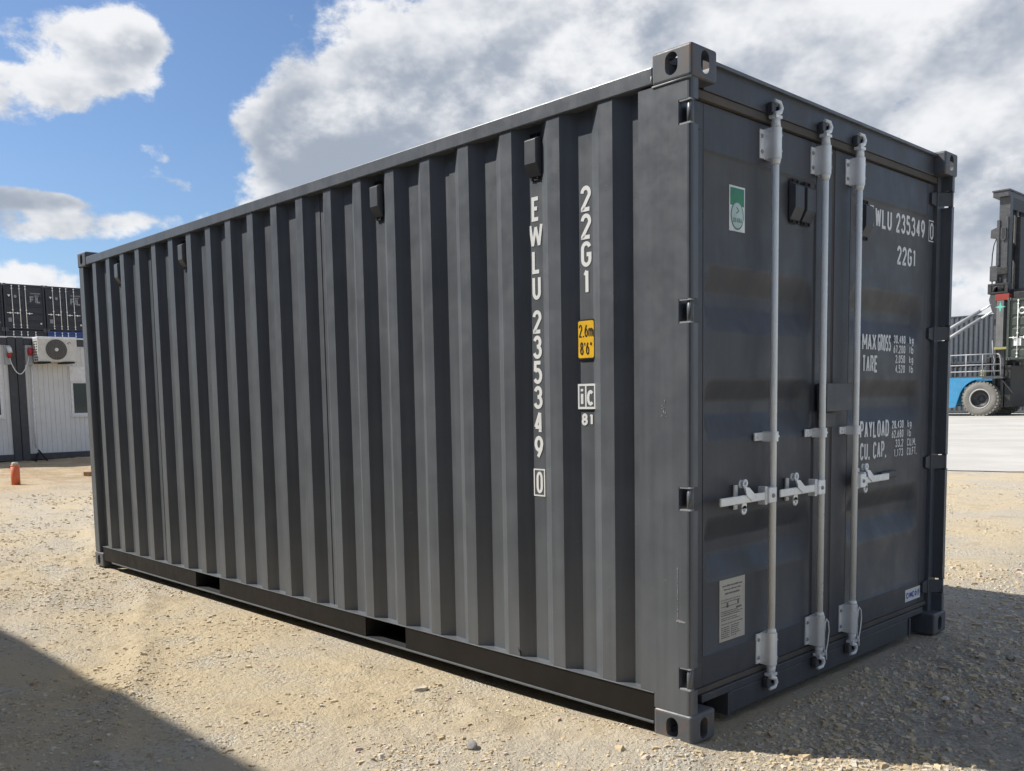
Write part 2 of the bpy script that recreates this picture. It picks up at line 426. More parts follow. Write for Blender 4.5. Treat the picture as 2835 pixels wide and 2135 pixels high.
def np_mesh(name, co, fc, smooth=True):
    me = bpy.data.meshes.new(name); k = fc.shape[1]
    me.vertices.add(len(co)); me.vertices.foreach_set('co', np.ascontiguousarray(co, np.float32).ravel())
    me.loops.add(fc.size); me.loops.foreach_set('vertex_index', np.ascontiguousarray(fc, np.int32).ravel())
    me.polygons.add(len(fc)); me.polygons.foreach_set('loop_start', np.arange(0, fc.size, k, dtype=np.int32))
    me.polygons.foreach_set('use_smooth', np.full(len(fc), smooth)); me.update(calc_edges=True); me.validate(); return me
def sand_mat():
    m, t, b = newmat('crushed_stone_sand')
    tc = t.n('ShaderNodeTexCoord').outputs['Object']
    n_big = t.noise(tc, .50, 4, .6); n_mid = t.noise(tc, 1.9, 5, .68); n_fine = t.noise(tc, 30, 5, .8)
    vor = t.n('ShaderNodeTexVoronoi'); t.l(tc, vor.inputs['Vector']); vor.inputs['Scale'].default_value = 64
    vcol = t.n('ShaderNodeSeparateColor'); t.l(vor.outputs['Color'], vcol.inputs[0]); vr = vcol.outputs[0]
    sep = t.n('ShaderNodeSeparateXYZ'); t.l(tc, sep.inputs[0])
    c = t.mix(t.mr(n_big, .40, .60), (.70, .575, .385), (.625, .55, .435))
    c = t.mix(t.m('MULTIPLY', t.mr(n_mid, .53, .66), .75), c, (.72, .655, .54))
    c = t.mix(t.m('MULTIPLY', t.mr(n_mid, .46, .34), .65), c, (.51, .41, .285))
    # browner soil towards the cabins, greyer chippings in front of the doors
    soil = t.m('MULTIPLY', t.mr(sep.outputs[0], -11.0, -14.5), t.mr(n_mid, .32, .55))
    c = t.mix(t.m('MULTIPLY', soil, .8), c, (.48, .335, .19))
    chips = t.mr(t.m('ADD', sep.outputs[0], t.m('MULTIPLY', sep.outputs[1], .12)), -.25, .55)
    c = t.mix(t.m('MULTIPLY', chips, .65), c, (.455, .435, .385))
    grain = t.m('MAXIMUM', t.mr(n_mid, .47, .64, .05, 1.0), t.m('MULTIPLY', chips, .8))
    c = t.mix(t.m('MULTIPLY', t.mr(vr, .78, .86), t.m('MULTIPLY', grain, .5)), c, (.27, .225, .165))
    c = t.mix(t.m('MULTIPLY', t.mr(vr, .26, .16), t.m('MULTIPLY', grain, .5)), c, (.70, .64, .52))
    c = t.mix(t.m('MULTIPLY', t.mr(n_fine, .60, .78), .5), c, (.33, .265, .18))
    t.l(c, b.inputs['Base Color']); b.inputs['Roughness'].default_value = .95; b.inputs['Specular IOR Level'].default_value = .12
    bp = t.n('ShaderNodeBump'); bp.inputs['Distance'].default_value = .030; bp.inputs['Strength'].default_value = 1.0
    hh = t.m('SUBTRACT', t.m('MULTIPLY', n_fine, 1.15), t.m('MULTIPLY', vor.outputs['Distance'], t.m('MULTIPLY', grain, .55)))
    hh = t.m('ADD', hh, t.m('MULTIPLY', vr, t.m('MULTIPLY', grain, .22)))
    t.l(hh, bp.inputs['Height']); t.l(bp.outputs[0], b.inputs['Normal'])
    return m
M_sand = sand_mat()
gm = np_mesh('ground', co, fc); gm.materials.append(M_sand)
ground = bpy.data.objects.new('ground', gm); COL.objects.link(ground)
tag(ground, 'pale crushed stone and sand covering the container yard', None, kind='structure')

# gravel lying on the sand: one scatter of small stones
def gravel():
    base = np.array([(-1, -.8, -.6), (1, -.7, -.6), (.9, .8, -.6), (-.8, .9, -.6), (-.6, -.6, .7), (.7, -.5, .6), (.5, .7, .75), (-.7, .5, .6)], float)
    tri = np.array([(4, 5, 6), (4, 6, 7), (0, 1, 5), (0, 5, 4), (1, 2, 6), (1, 6, 5), (2, 3, 7), (2, 7, 6), (3, 0, 4), (3, 4, 7), (0, 3, 2), (0, 2, 1)])
    N = 150000
    camp = np.array((2.01, -2.87))
    r = 1.3*np.exp(rng.random(N)*math.log(15/1.3)); az = YAW+R(37)*(rng.random(N)*2-1)
    px_ = camp[0]+r*np.cos(az); py_ = camp[1]+r*np.sin(az)
    clump = fbm(px_*1.3, py_*1.3, 77, 4); chips = sstep(-.2, .6, px_+.12*py_)
    keep = (rng.random(N) < np.clip(.34+clump*4.2+.55*chips, .06, 1)) & ~((px_ > -6.05) & (px_ < .0) & (py_ > .0) & (py_ < 2.43)) & (py_ < 12.8)
    px_, py_ = px_[keep], py_[keep]; n = len(px_); r = r[keep]; chips = chips[keep]
    sz = .0027*(1+r*.13)*np.exp(rng.normal(0, .45, n)); sz = np.clip(sz, .0014, .016)*(1+.45*chips)
    big = rng.random(n) < .010; sz[big] *= 2.0
    pz_ = ground_h(px_, py_)-.15*sz
    th = rng.random(n)*6.283; cs, sn = np.cos(th), np.sin(th)
    j = 1+.28*rng.normal(size=(n, len(base), 3)).clip(-1.5, 1.5)
    b3 = base[None]*j; b3[..., 2] *= (.55+.3*rng.random(n))[:, None]; b3[..., 0] *= (1+.5*rng.random(n))[:, None]
    vx = b3[..., 0]*cs[:, None]-b3[..., 1]*sn[:, None]; vy = b3[..., 0]*sn[:, None]+b3[..., 1]*cs[:, None]
    co = np.stack([vx*sz[:, None]+px_[:, None], vy*sz[:, None]+py_[:, None], (b3[..., 2]+.25)*sz[:, None]+pz_[:, None]], -1).reshape(-1, 3)
    fc = (tri[None]+(np.arange(n)*len(base))[:, None, None]).reshape(-1, 3)
    me = np_mesh('gravel', co, fc, False)
    m, t, b = newmat('gravel_stone')
    g = t.n('ShaderNodeNewGeometry'); ri = g.outputs['Random Per Island']
    rp = t.n('ShaderNodeValToRGB'); t.l(ri, rp.inputs[0]); cr = rp.color_ramp
    cr.elements[0].color = (.42, .34, .23, 1); cr.elements[1].color = (.74, .67, .55, 1)
    for p_, c_ in ((.3, (.56, .45, .29)), (.62, (.64, .53, .35)), (.82, (.60, .55, .46)), (.93, (.50, .38, .30))):
        e = cr.elements.new(p_); e.color = (*c_, 1)
    t.l(rp.outputs[0], b.inputs['Base Color']); b.inputs['Roughness'].default_value = .9; b.inputs['Specular IOR Level'].default_value = .2
    me.materials.append(m)
    o = bpy.data.objects.new('gravel', me); COL.objects.link(o)
    tag(o, 'loose pale gravel crumbs scattered over the sandy ground', 'gravel', kind='stuff')
gravel()

# concrete apron behind: irregular near edge where sand has spilled over it
def apron():
    xs = np.concatenate([np.linspace(-140, -12, 40), np.linspace(-11.6, 12, 120), np.linspace(12.5, 140, 40)])
    e0 = 13.30+.24*(xs+4.1)*np.exp(-((xs+3)/14)**2)+.35*fbm(xs*.9, xs*0+2.2, 5, 4)+.25*fbm(xs*4, xs*0+1.2, 15, 3)
    rows = [e0, e0+.6, np.maximum(e0+4, 18), np.full_like(xs, 40), np.full_like(xs, 75), np.full_like(xs, 140)]
    zz = [0.014, .020, .020, .012, .012, .012]
    co = np.concatenate([np.stack([xs, r_, np.full_like(xs, z)+.0], 1) for r_, z in zip(rows, zz)])
    # follow the gentle rise of the yard to the left
    co[:, 2] += ground_h(co[:, 0], co[:, 1], False)*(np.abs(ground_h(co[:, 0], co[:, 1], False)) > .0)
    n = len(xs); q = np.arange(n-1)
    fc = np.concatenate([np.stack([k*n+q, k*n+q+1, (k+1)*n+q+1, (k+1)*n+q], 1) for k in range(len(rows)-1)])
    me = np_mesh('concrete_apron', co, fc)
    m, t, b = newmat('dusty_concrete'); tc = t.n('ShaderNodeTexCoord').outputs['Object']
    c = t.mix(t.mr(t.noise(tc, .35, 6, .62), .35, .65), (.46, .44, .40), (.55, .525, .475))
    c = t.mix(t.m('MULTIPLY', t.mr(t.noise(t.mapping(tc, (.5, .9, 1)), 1, 5, .6), .50, .70), .4), c, (.46, .425, .37))
    c = t.mix(t.m('MULTIPLY', t.mr(t.noise(tc, 9, 4, .7), .60, .75), .6), c, (.34, .31, .26))
    t.l(c, b.inputs['Base Color']); b.inputs['Roughness'].default_value = .85
    me.materials.append(m)
    o = bpy.data.objects.new('pavement', me); COL.objects.link(o)
    tag(o, 'pale dusty concrete apron beyond the sand', None, kind='structure')
apron()

# ------------------------------------------------------------------ the main container
L, W, H = 6.058, 2.438, 2.591
SC_root = empty('shipping_container', (0, 0, 0))
tag(SC_root, 'large anthracite grey twenty foot shipping container standing in the foreground, doors to the right', 'container')
T = SC_root
# corner castings (one solid, hollowed and pierced by booleans, then mirrored)
def casting_mesh():
    b = MB(); b.box(-.178, 0, 0, .162, 0, .118); base = b.build('tmp', M_cast); 
    bv = base.modifiers.new('b', 'BEVEL'); bv.width = .011; bv.segments = 3
    cut = []
    c1 = MB(); c1.box(-.150, -.028, .028, .150, .026, .092); cut.append(c1)
    c2 = MB(); c2.prism([(p[1], p[0]) for p in oval(-.089, .056, .056, .082)][::-1], 'y', -.02, .06); cut.append(c2)
    c3 = MB(); c3.prism(oval(.084, .056, .050, .082), 'x', -.06, .02); cut.append(c3)
    c4 = MB(); c4.prism(oval(-.089, .080, .120, .062), 'z', -.02, .06); cut.append(c4)
    cos = []
    for c in cut:
        co_ = c.build('tmp', M_cast); cos.append(co_)
        md = base.modifiers.new('x', 'BOOLEAN'); md.object = co_; md.operation = 'DIFFERENCE'; md.solver = 'EXACT'
    dg = bpy.context.evaluated_depsgraph_get(); me = bpy.data.meshes.new_from_object(base.evaluated_get(dg)); me.name = 'corner_casting'
    for o in [base]+cos: bpy.data.objects.remove(o, do_unlink=True)
    me.materials.clear(); me.materials.append(M_cast)
    return me
cast = casting_mesh()
def cast_variant(fx, fy, fz):
    me = cast.copy(); M = Matrix.Diagonal((fx, fy, fz, 1)); me.transform(M)
    if fx*fy*fz < 0: me.flip_normals()
    return me
for fx in (0, 1):
    for fy in (0, 1):
        for fz in (0, 1):
            o = bpy.data.objects.new('corner_casting', cast_variant(-1 if fx else 1, -1 if fy else 1, -1 if fz else 1))
            COL.objects.link(o); o.parent = T
            o.location = (-L if fx else 0, W if fy else 0, H if fz else 0)

HZ = [(2.312, 2.400), (1.602, 1.690), (.905, .995), (.214, .302)]   # hinge heights
def door_post(side):
    b = MB()
    def Yv(y): return y if side == 0 else W-y
    def pr(poly, z0, z1):
        p = [(x, Yv(y)) for x, y in poly]
        if side: p = p[::-1]
        b.prism(p, 'z', z0, z1)
    z0, z1 = .118, 2.473
    pr([(-.245, .006), (-.178, .006), (-.178, .10), (-.245, .10)], .1765, z1)
    pr([(-.178, .006), (-.062, .006), (-.062, .10), (-.178, .10)], z0, z1)
    segs = []; z = z0
    for a, c in sorted(HZ): segs.append((z, a)); z = c
    segs.append((z, z1))
    rp = [(-.062, .006)]+[(-.024+.018*math.sin(R(t)), .024-.018*math.cos(R(t))) for t in (0, 22, 45, 68, 90)]+[(-.006, .050), (-.062, .050)]
    for a, c in segs: pr(rp, a, c)
    return b.build('corner_post', M_paint, T)
door_post(0); door_post(1)
for yy in (0, 1):
    b = MB(); y0, y1 = (.006, .11) if yy == 0 else (W-.11, W-.006)
    b.box(-L+.006, -5.955, y0, y1, .118, 2.473); b.build('corner_post', M_paint, T, .006)
# dark voids and hinge pins inside the post notches
for yy in (0, 1):
    for a, c in HZ:
        b = MB(); y = .024 if yy == 0 else W-.024
        b.cyl((-.022, y, a-.004), (-.022, y, c+.004), .0125, 12); b.build('hinge_pin', M_paint, T)
        b = MB(); y0, y1 = (.007, .030) if yy == 0 else (W-.030, W-.007)
        b.box(-.058, -.010, y0, y1, a, a+.006).box(-.058, -.010, y0, y1, c-.006, c); b.build('weld_bead', M_weld, T)
# corrugated side walls, five sheets each
PER = .280; YO, YI = .010, .052
def side_profile():
    """list of (x, y) from the rear post to the door post"""
    pts = [(-5.955, YI)]
    for k in range(19, -1, -1):
        xo = -.445-PER*k
        pts += [(xo-.070, YI), (xo, YO), (xo+.070, YO), (xo+.134, YI)]
    pts += [(-.245, YI)]
    return pts
SP = side_profile()
def sheet(pts, flip=False, off=0.0):
    b = MB(); z0, z1 = .176, 2.486
    def yy(y): return (W-y if flip else y)
    th = .002
    fr = [(x, yy(y+off), z) for z in (z0, z1) for x, y in pts]
    n = len(pts); fs = [(i, i+1, n+i+1, n+i) for i in range(n-1)]
    if flip: fs = [f[::-1] for f in fs]
    b.add(fr, fs)
    # folded edge of the overlap so the joint shows as a fine step
    for i in (0, n-1):
        x, y = pts[i]
        q = [(x, yy(y+off), z0), (x, yy(y+off+.004), z0), (x, yy(y+off+.004), z1), (x, yy(y+off), z1)]
        b.add(q, [(0, 1, 2, 3)])
    return b
# split the profile in the middle of inner faces
def split_profile():
    cuts = [-.445-PER*k-.105 for k in (15, 11, 7, 3)]
    out = []; cur = []
    for i, p in enumerate(SP):
        cur.append(p)
        if i+1 < len(SP):
            for c in cuts:
                if p[0] < c < SP[i+1][0]:
                    cur.append((c+.006, YI)); out.append(cur); cur = [(c-.006, YI)]
    out.append(cur); return out
for fl in (False, True):
    for i, s_ in enumerate(split_profile()):
        sheet(s_, fl, 0.0 if i % 2 == 0 else .0035).build('wall_panel', M_paint, T)
b = MB()
for k in range(9):   # front wall, vertical corrugation
    pass
pf = [(.11, .0)]; y = .13
while y < 2.1:
    pf += [(y, .0), (y+.05, .045), (y+.15, .045), (y+.20, .0)]; y += .25
pf += [(2.328, .0)]
fr = [(-L+.02+d_, y_, z_) for z_ in (.15, 2.5) for y_, d_ in pf]; n = len(pf)
b.add(fr, [(i, n+i, n+i+1, i+1) for i in range(n-1)]); b.build('front_wall', M_paint, T)
# roof: shallow pressed corrugations
b = MB(); pr = [(-5.955, 2.512)]; x = -5.80
while x < -.4:
    pr += [(x, 2.512), (x+.03, 2.532), (x+.10, 2.532), (x+.13, 2.512)]; x += .21
pr += [(-.11, 2.512)]; n = len(pr)
b.add([(x_, y_, z_) for y_ in (.05, W-.05) for x_, z_ in pr], [(i, i+1, n+i+1, n+i) for i in range(n-1)])
b.build('roof', M_paint, T)
for yy in (0, 1):
    y0, y1 = (.003, .063) if yy == 0 else (W-.063, W-.003)
    MB().box(-5.88, -.178, y0, y1, 2.484, 2.546).build('top_side_rail', M_paint, T, .004)
MB().box(-L+.003, -L+.063, .162, W-.162, 2.484, 2.546).build('top_end_rail', M_paint, T, .004)
# bottom side rail: channel with fork pockets, web in one near-black colour
POCK = [(-4.175, -3.82), (-2.13, -1.775)]
for yy in (0, 1):
    def Y2(a, c): return (a, c) if yy == 0 else (W-c, W-a)
    b = MB(); b.box(-5.88, -.179, *Y2(.003, .075), .1715, .176); b.build('bottom_side_rail', M_paint, T, .002)
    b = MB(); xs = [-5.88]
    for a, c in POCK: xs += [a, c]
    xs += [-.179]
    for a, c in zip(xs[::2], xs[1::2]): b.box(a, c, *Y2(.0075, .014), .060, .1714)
    b.build('rail_web', M_nearblack, T)
    b = MB(); b.box(-5.70, -.179, *Y2(.001, .075), .050, .0595); b.build('rail_lip', M_paint, T, .002)
    b = MB(); y0, y1 = Y2(.16, .168)
    for a, c in POCK:
        b.box(a-.006, a, *Y2(.0142, .6), .0605, .171); b.box(c, c+.006, *Y2(.0142, .6), .0605, .171)
        b.box(a, c, *Y2(.6, .606), .0605, .171); b.box(a, c, *Y2(.012, .6), .0597, .0630)
    b.build('fork_pocket', M_black, T)
MB().box(-5.95, -.10, .09, W-.09, .150, .160).box(-5.95, -.15, .60, W-.60, .045, .148).build('floor', M_nearblack, T)
MB().tube([(-.93, .020, .174), (-.935, .012, .20), (-.945, .014, .215), (-.955, .02, .205)], .005, 8).build('lashing_hook', M_black, T)

# header, sill and gaskets of the door end
MB().box(-.12, -.060, .162, W-.162, 2.470, 2.574).build('door_header', M_door_shade, T, .004)
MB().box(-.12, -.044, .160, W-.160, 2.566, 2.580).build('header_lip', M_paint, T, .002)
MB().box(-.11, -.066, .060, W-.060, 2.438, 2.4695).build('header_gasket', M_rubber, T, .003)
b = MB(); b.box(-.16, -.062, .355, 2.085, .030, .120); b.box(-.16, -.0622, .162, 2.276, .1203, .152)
b.build('door_sill', M_door_shade, T, .003)
MB().box(-.13, -.074, .06, W-.06, .1525, .1755).build('sill_gasket', M_rubber, T, .003)
for ya, yb in ((.336, .355), (2.085, 2.104)): MB().box(-.16, -.056, ya, yb, .028, .1202).build('sill_pocket', M_door_shade, T)
MB().box(-.20, -.165, .10, W-.10, .030, .119).build('sill_back', M_nearblack, T)

# ---- doors
XD = -.080
def door_leaf(y0, y1, p0, p1):
    """door leaf with a pressed panel p0..p1 carrying three horizontal troughs"""
    b = MB(); z0, z1 = .176, 2.434; pz0, pz1 = .302, 2.262
    b.box(XD-.05, XD, y0, p0, z0, z1); b.box(XD-.05, XD, p1, y1, z0, z1)
    b.box(XD-.05, XD-.0005, p0, p1, z0, pz0); b.box(XD-.05, XD-.0005, p0, p1, pz1, z1)
    tr = [(.590, .700, .750, .850), (1.155, 1.260, 1.310, 1.400), (1.585, 1.690, 1.735, 1.845)]
    def S(t): t = min(1, max(0, t)); return .15*t*t*(3-2*t)+.85*t
    def fz(z): return max([S((z-a_)/(b_-a_)) if z < b_ else S((d_-z)/(d_-c_)) if z > c_ else 1.0 for a_, b_, c_, d_ in tr if a_ <= z <= d_]+[0.0])
    def fe(z): return min(S((z-pz0)/.012), S((pz1-z)/.012))
    zs = [pz0, pz0+.004, pz0+.008, pz0+.012]
    for a_, b_, c_, d_ in tr: zs += [a_-.007]+list(np.linspace(a_, b_, 8))+[b_+.006, c_-.006]+list(np.linspace(c_, d_, 8))+[d_+.007]
    zs += [pz1-.012, pz1-.008, pz1-.004, pz1]
    ya, yb = p0+.012, p1-.012
    ys = [p0, p0+.004, p0+.008, ya]+list(np.linspace(ya+.004, ya+.060, 7))+[ya+.08, yb-.11]+list(np.linspace(yb-.085, yb-.004, 7))+[yb, p1-.008, p1-.004, p1]
    def fy(y): return min(S((y-ya-.004)/.056), S((yb-.004-y)/.081))
    def fs_(y): return min(S((y-p0)/.012), S((p1-y)/.012))
    v = [(XD-.006*min(fe(z), fs_(y))-.042*fz(z)*fy(y), y, z) for z in zs for y in ys]
    n = len(ys); fs = [(i*n+k, i*n+k+1, (i+1)*n+k+1, (i+1)*n+k) for i in range(len(zs)-1) for k in range(n-1)]
    b.add(v, fs, True)
    return b
dl = door_leaf(.072, 1.208, .190, 1.060).build('door', M_door_shade, T, .004); dl['label'] = 'left door leaf with two locking bars'
dr = door_leaf(1.232, 2.366, 1.385, 2.255).build('door', M_door_shade, T, .004); dr['label'] = 'right door leaf with white lettering and one locking bar'
for d_, ya, yb in ((dl, .052, .072), (dl, 1.208, 1.2195), (dr, 1.2205, 1.232), (dr, 2.366, 2.386)):
    MB().box(XD-.045, XD-.004, ya, yb, .178, 2.432).build('door_gasket', M_rubber, d_)
for d_, s_ in ((dl, 0), (dr, 1)):
    for a, c in HZ:
        def Yq(y): return y if s_ == 0 else W-y
        b = MB(); m0 = (a+c)/2
        poly = [(Yq(.016), a+.006), (Yq(.105), a+.006), (Yq(.160), m0-.028), (Yq(.160), m0+.028), (Yq(.105), c-.006), (Yq(.016), c-.006)]
        if s_: poly = poly[::-1]
        # blade: from pin in front of the gap, then joggled back onto the leaf
        b.prism(poly, 'x', -.0795, -.066)
        b.box(-.030, -.012, min(Yq(.018), Yq(.034)), max(Yq(.018), Yq(.034)), a+.008, c-.008)
        q0, q1 = (Yq(.030), Yq(.090)); ya, yb = min(q0, q1), max(q0, q1)
        if s_ == 0: b.add([(-.014, .030, a+.008), (-.062, .090, a+.008), (-.062, .090, c-.008), (-.014, .030, c-.008)], [(0, 1, 2, 3)])
        else: b.add([(-.014, W-.030, a+.008), (-.062, W-.090, a+.008), (-.062, W-.090, c-.008), (-.014, W-.030, c-.008)], [(3, 2, 1, 0)])
        b.build('hinge_blade', M_door_shade, d_, .002)

XR = -.036
def locking_bar(d_, y, hdir, cat_y, wire, hl=.405):
    MB().tube([(XR, y, .20), (XR, y, 2.44)], .0148, 18).build('locking_bar', M_galv, d_)
    # collars
    b = MB(); b.tube([(XR, y, 2.268), (XR, y, 2.290)], [.0175, .0225], 16); b.tube([(XR, y, .320), (XR, y, .338)], [.0225, .0175], 16)
    b.build('bar_collar', M_galv, d_)
    # long guide sleeves at the ends, short guide in the middle
    for z0, z1, fl in ((2.290, 2.412, .030), (.182, .320, .030), (1.138, 1.180, .058)):
        b = MB(); r0 = .0240 if fl < .05 else .0215
        arcp = [(XR+r0*math.cos(R(t)), y+r0*math.sin(R(t))) for t in range(-90, 91, 15)]
        arcp = [(XD+.004, y-r0)]+arcp+[(XD+.004, y+r0)]
        b.prism(arcp, 'z', z0, z1, False)
        b.box(XD-.001, XD+.006, y-r0-fl, y-r0+.001, z0+.004, z1-.004)
        o = b.build('bar_guide', M_zinc, d_, .0015)
        b = MB()
        for zz in ((z0+.03, z1-.03) if fl < .05 else ((z0+z1)/2,)):
            b.lathe([(.0, .006), (.006, .0055), (.009, .002), (.009, 0)], (XD+.006, y-r0-fl*.55, zz), 'x', 12)
            b.lathe([(.0, .005), (.005, .0045), (.007, .001)], (XR+r0*.72-.002, y+r0*.72, zz), 'x', 10)
        b.build('rivet', M_weld if fl < .05 else M_zinc, d_)
    # cams engaging keepers on header and sill
    for sgn, zc in ((1, 2.412), (-1, .182)):
        b = MB()
        b.tube([(XR, y, zc), (XR, y, zc+sgn*.040)], [.020, .0165], 12)
        b.box(XR-.018, XR+.016, y-.024, y+.024, min(zc+sgn*.036, zc+sgn*.048), max(zc+sgn*.036, zc+sgn*.048))
        b.tube([(XR+.006, y-.020, zc+sgn*.050), (XR+.010, y+.016, zc+sgn*.062), (XR+.010, y+.024, zc+sgn*.080), (XR+.008, y+.016, zc+sgn*.100), (XR+.004, y-.020, zc+sgn*.104)], [.009, .010, .010, .009, .007], 8)
        b.build('cam', M_zinc, d_, 0)
        b = MB(); za, zb = sorted((zc+sgn*.055, zc+sgn*.098))
        b.box(-.056, XR+.004, y-.036, y-.004, za, zb); b.box(-.056, XR+.002, y+.026, y+.040, za+.006, zb-.006)
        b.build('cam_keeper', M_door_shade if sgn > 0 else M_door_shade, d_, .004)
        b = MB(); b.lathe([(0, .008), (.006, .007), (.008, 0)], (-.055, y+.062, zc+sgn*.088), 'x', 10); b.build('rivet', M_zinc, d_)
    # handle: hub clamp, bar, catch with hasp rings
    zh = .915
    b = MB(); b.box(XR-.010, XR+.026, min(y+hdir*.010, y+hdir*.070), max(y+hdir*.010, y+hdir*.070), zh-.030, zh+.034)
    b.box(XR-.020, XR+.016, min(y+hdir*.066, y+hdir*.084), max(y+hdir*.066, y+hdir*.084), zh-.036, zh+.040)
    b.build('handle_hub', M_zinc, d_, .003)
    b = MB(); b.lathe([(0, .007), (.007, .006), (.010, 0)], (XR+.026, y+hdir*.040, zh), 'x', 12); b.build('rivet', M_weld, d_)
    ya, yb = y+hdir*.062, y+hdir*hl
    b = MB(); b.box(XR+.002, XR+.013, min(ya, yb), max(ya, yb), zh-.0165, zh+.0165); b.build('handle', M_galv, d_, .004)
    b = MB(); yc = cat_y
    b.box(XD, XD+.008, yc-.013, yc+.013, zh-.046, zh+.054)
    b.box(XD, XR-.002, yc-.013, yc+.013, zh-.027, zh-.020)
    b.build('handle_catch', M_zinc, d_, .002)
    b = MB()
    b.lathe([(.008, 0), (.008, .007), (.019, .007), (.019, 0), (.008, 0)], (XR-.004, yc, zh-.046), 'x', 18)
    b.box(XR-.004, XR+.003, yc-.017, yc+.017, zh-.040, zh-.018)
    b.lathe([(.008, 0), (.008, .007), (.018, .007), (.018, 0), (.008, 0)], (XR-.002, yc+.004, zh+.062), 'x', 18)
    b.lathe([(.008, 0), (.008, .006), (.017, .006), (.017, 0), (.008, 0)], (XR-.016, yc-.002, zh+.060), 'x', 18)
    b.add([(XR+.014, yc-.012, zh+.050), (XR+.014, yc+.018, zh+.046), (XR+.017, yc+.075, zh+.002), (XR+.017, yc+.040, zh-.012), (XR+.017, yc-.006, zh+.016)], [(4, 3, 2, 1, 0)])
    b.add([(XR+.006, yc-.012, zh+.050), (XR+.006, yc+.018, zh+.046), (XR+.013, yc+.075, zh+.002), (XR+.013, yc+.040, zh-.012), (XR+.013, yc-.006, zh+.016)], [(0, 1, 2, 3, 4)])
    b.build('handle_hasp', M_zinc, d_)
    if wire:
        b = MB()
        lp = [(XR+.030+.004*math.sin(t*.9), y+.006+.019*math.sin(t*.628)*(1+.5*math.cos(t*.628)), .300-.075+.085*math.cos(t*.628)) for t in range(11)]
        b.tube(lp, .0026, 6)
        b.tube([(XR+.034, y+.004, .120), (XR+.032, y+.008, .145), (XR+.030, y+.006, .165)], .0030, 6)
        b.build('seal_wire', M_zinc, d_)
locking_bar(dl, .637, -1, .415, False)
locking_bar(dl, 1.056, -1, .824, True, .372)
locking_bar(dr, 1.380, 1, 1.494, True, .350)
MB().box(XD, XD+.014, 1.740, 1.915, .898, .932).build('handle_rest', M_door_shade, dr, .006)
# lock box over the door joint
b = MB(); b.prism(rrect(1.062, 1.298, 1.252, 1.380, .006), 'x', XD+.012, -.018); b.build('lock_box', M_door_shade, T, .004)
MB().box(XD+.001, XD+.03, 1.10, 1.20, 1.180, 1.250).build('lock_box_bracket', M_door_shade, T, .004)
# ventilators: ribbed covers with tapered ends
def vent(parent, O, ux, n_, w_=.082, h_=.172, dp=.036, mat=None):
    """cover box at O (top centre on the surface), ux to the right, n_ outward"""
    ux = Vector(ux); n_ = Vector(n_); O = Vector(O); uz = Vector((0, 0, 1))
    b = MB()
    def P(a, c, d): return O+ux*a-uz*c+n_*d
    hw = w_/2
    pr_ = [(0, .0), (.018, dp), (h_*.70, dp), (h_, .006), (h_, 0)]
    Lp = [P(-hw*(1 if d < dp*.9 else .92), c, d) for c, d in pr_]; Rp = [P(hw*(1 if d < dp*.9 else .92), c, d) for c, d in pr_]
    n = len(pr_); v = Lp+Rp; fs = [(i, i+1, n+i+1, n+i) for i in range(n-1)]+[tuple(range(n-1, -1, -1)), tuple(range(n, 2*n))]
    b.add(v, fs)
    o = b.build('vent_cover', mat or M_vent, parent, .002)
    b = MB()
    for c0, c1 in ((-.014, .002), (h_-.002, h_+.016)):
        q = [P(-hw*.85, c0, .004), P(hw*.85, c0, .004), P(hw*.85, c1, .004), P(-hw*.85, c1, .004)]
        b.add(q, [(3, 2, 1, 0)])
        for s_ in (-.5, .5):
            c = P(hw*s_, (c0+c1)/2, .004); b.tube([c, c+n_*.006], [.006, .003], 8)
    b.build('vent_flange', M_black, parent)
for x in (-.829, -1.949, -4.189, -5.309):
    vent(T, (x, YI-.001, 2.440), (1, 0, 0), (0, -1, 0), .070, .165, .036)
vent(dl, (XD, .865, 2.236), (0, 1, 0), (1, 0, 0), .082, .158, .030, M_door_shade); vent(dl, (XD, .965, 2.236), (0, 1, 0), (1, 0, 0), .082, .158, .030, M_door_shade)
vent(dr, (XD-.006, 1.535, 2.236), (0, 1, 0), (1, 0, 0), .082, .158, .030, M_door_shade)

# ---- lettering on the side wall
yt = YI-.0015; ux, uz = (1, 0, 0), (0, 0, 1)
b = MB()
def vert(txt, xc, ztop, pitch, h, cw, st):
    z = ztop
    for c in txt:
        if c != ' ': lettering(b, c, (xc-cw*NARROW.get(c, 1.0)*.5, yt, z-h), ux, uz, h, cw=cw, stroke=st)
        z -= pitch
vert('E', -.8345, 2.193, .1105, .102, .048, .0165); vert('W', -.8345, 2.0825, .1105, .102, .066, .0150); vert('LU', -.8345, 1.972, .1105, .102, .050, .0165)
vert('235349', -.8345, 1.715, .1085, .100, .053, .0165)
lettering(b, '0', (-.8345-.018, yt, .920), ux, uz, .096, cw=.038, stroke=.0130)
framebox(b, (-.8345-.0345, yt, .907), ux, uz, .069, .121, .0065)
b.build('lettering', M_white, T)
b = MB(); vert('22G1', -.5495, 2.190, .1105, .102, .056, .0165); b.build('lettering', M_white, T)
ys = .0455
MB().prism([(p[1], p[0]) for p in rrect(-.597, -.503, 1.492, 1.655, .010)][::-1], 'y', ys, ys+.003).build('height_sticker', M_ink, T)
b = MB(); b.prism([(p[1], p[0]) for p in rrect(-.592, -.508, 1.498, 1.649, .008)][::-1], 'y', ys-.001, ys+.001); hs = b.build('sticker_face', M_yellow, T)
b = MB(); lettering(b, '2.6m', (-.588, ys-.002, 1.583), ux, uz, .052, width=.077, stroke=.0050, gap=.20); lettering(b, '8\'6"', (-.582, ys-.002, 1.511), ux, uz, .052, width=.064, stroke=.0052, gap=.22); b.build('lettering', M_ink, T)
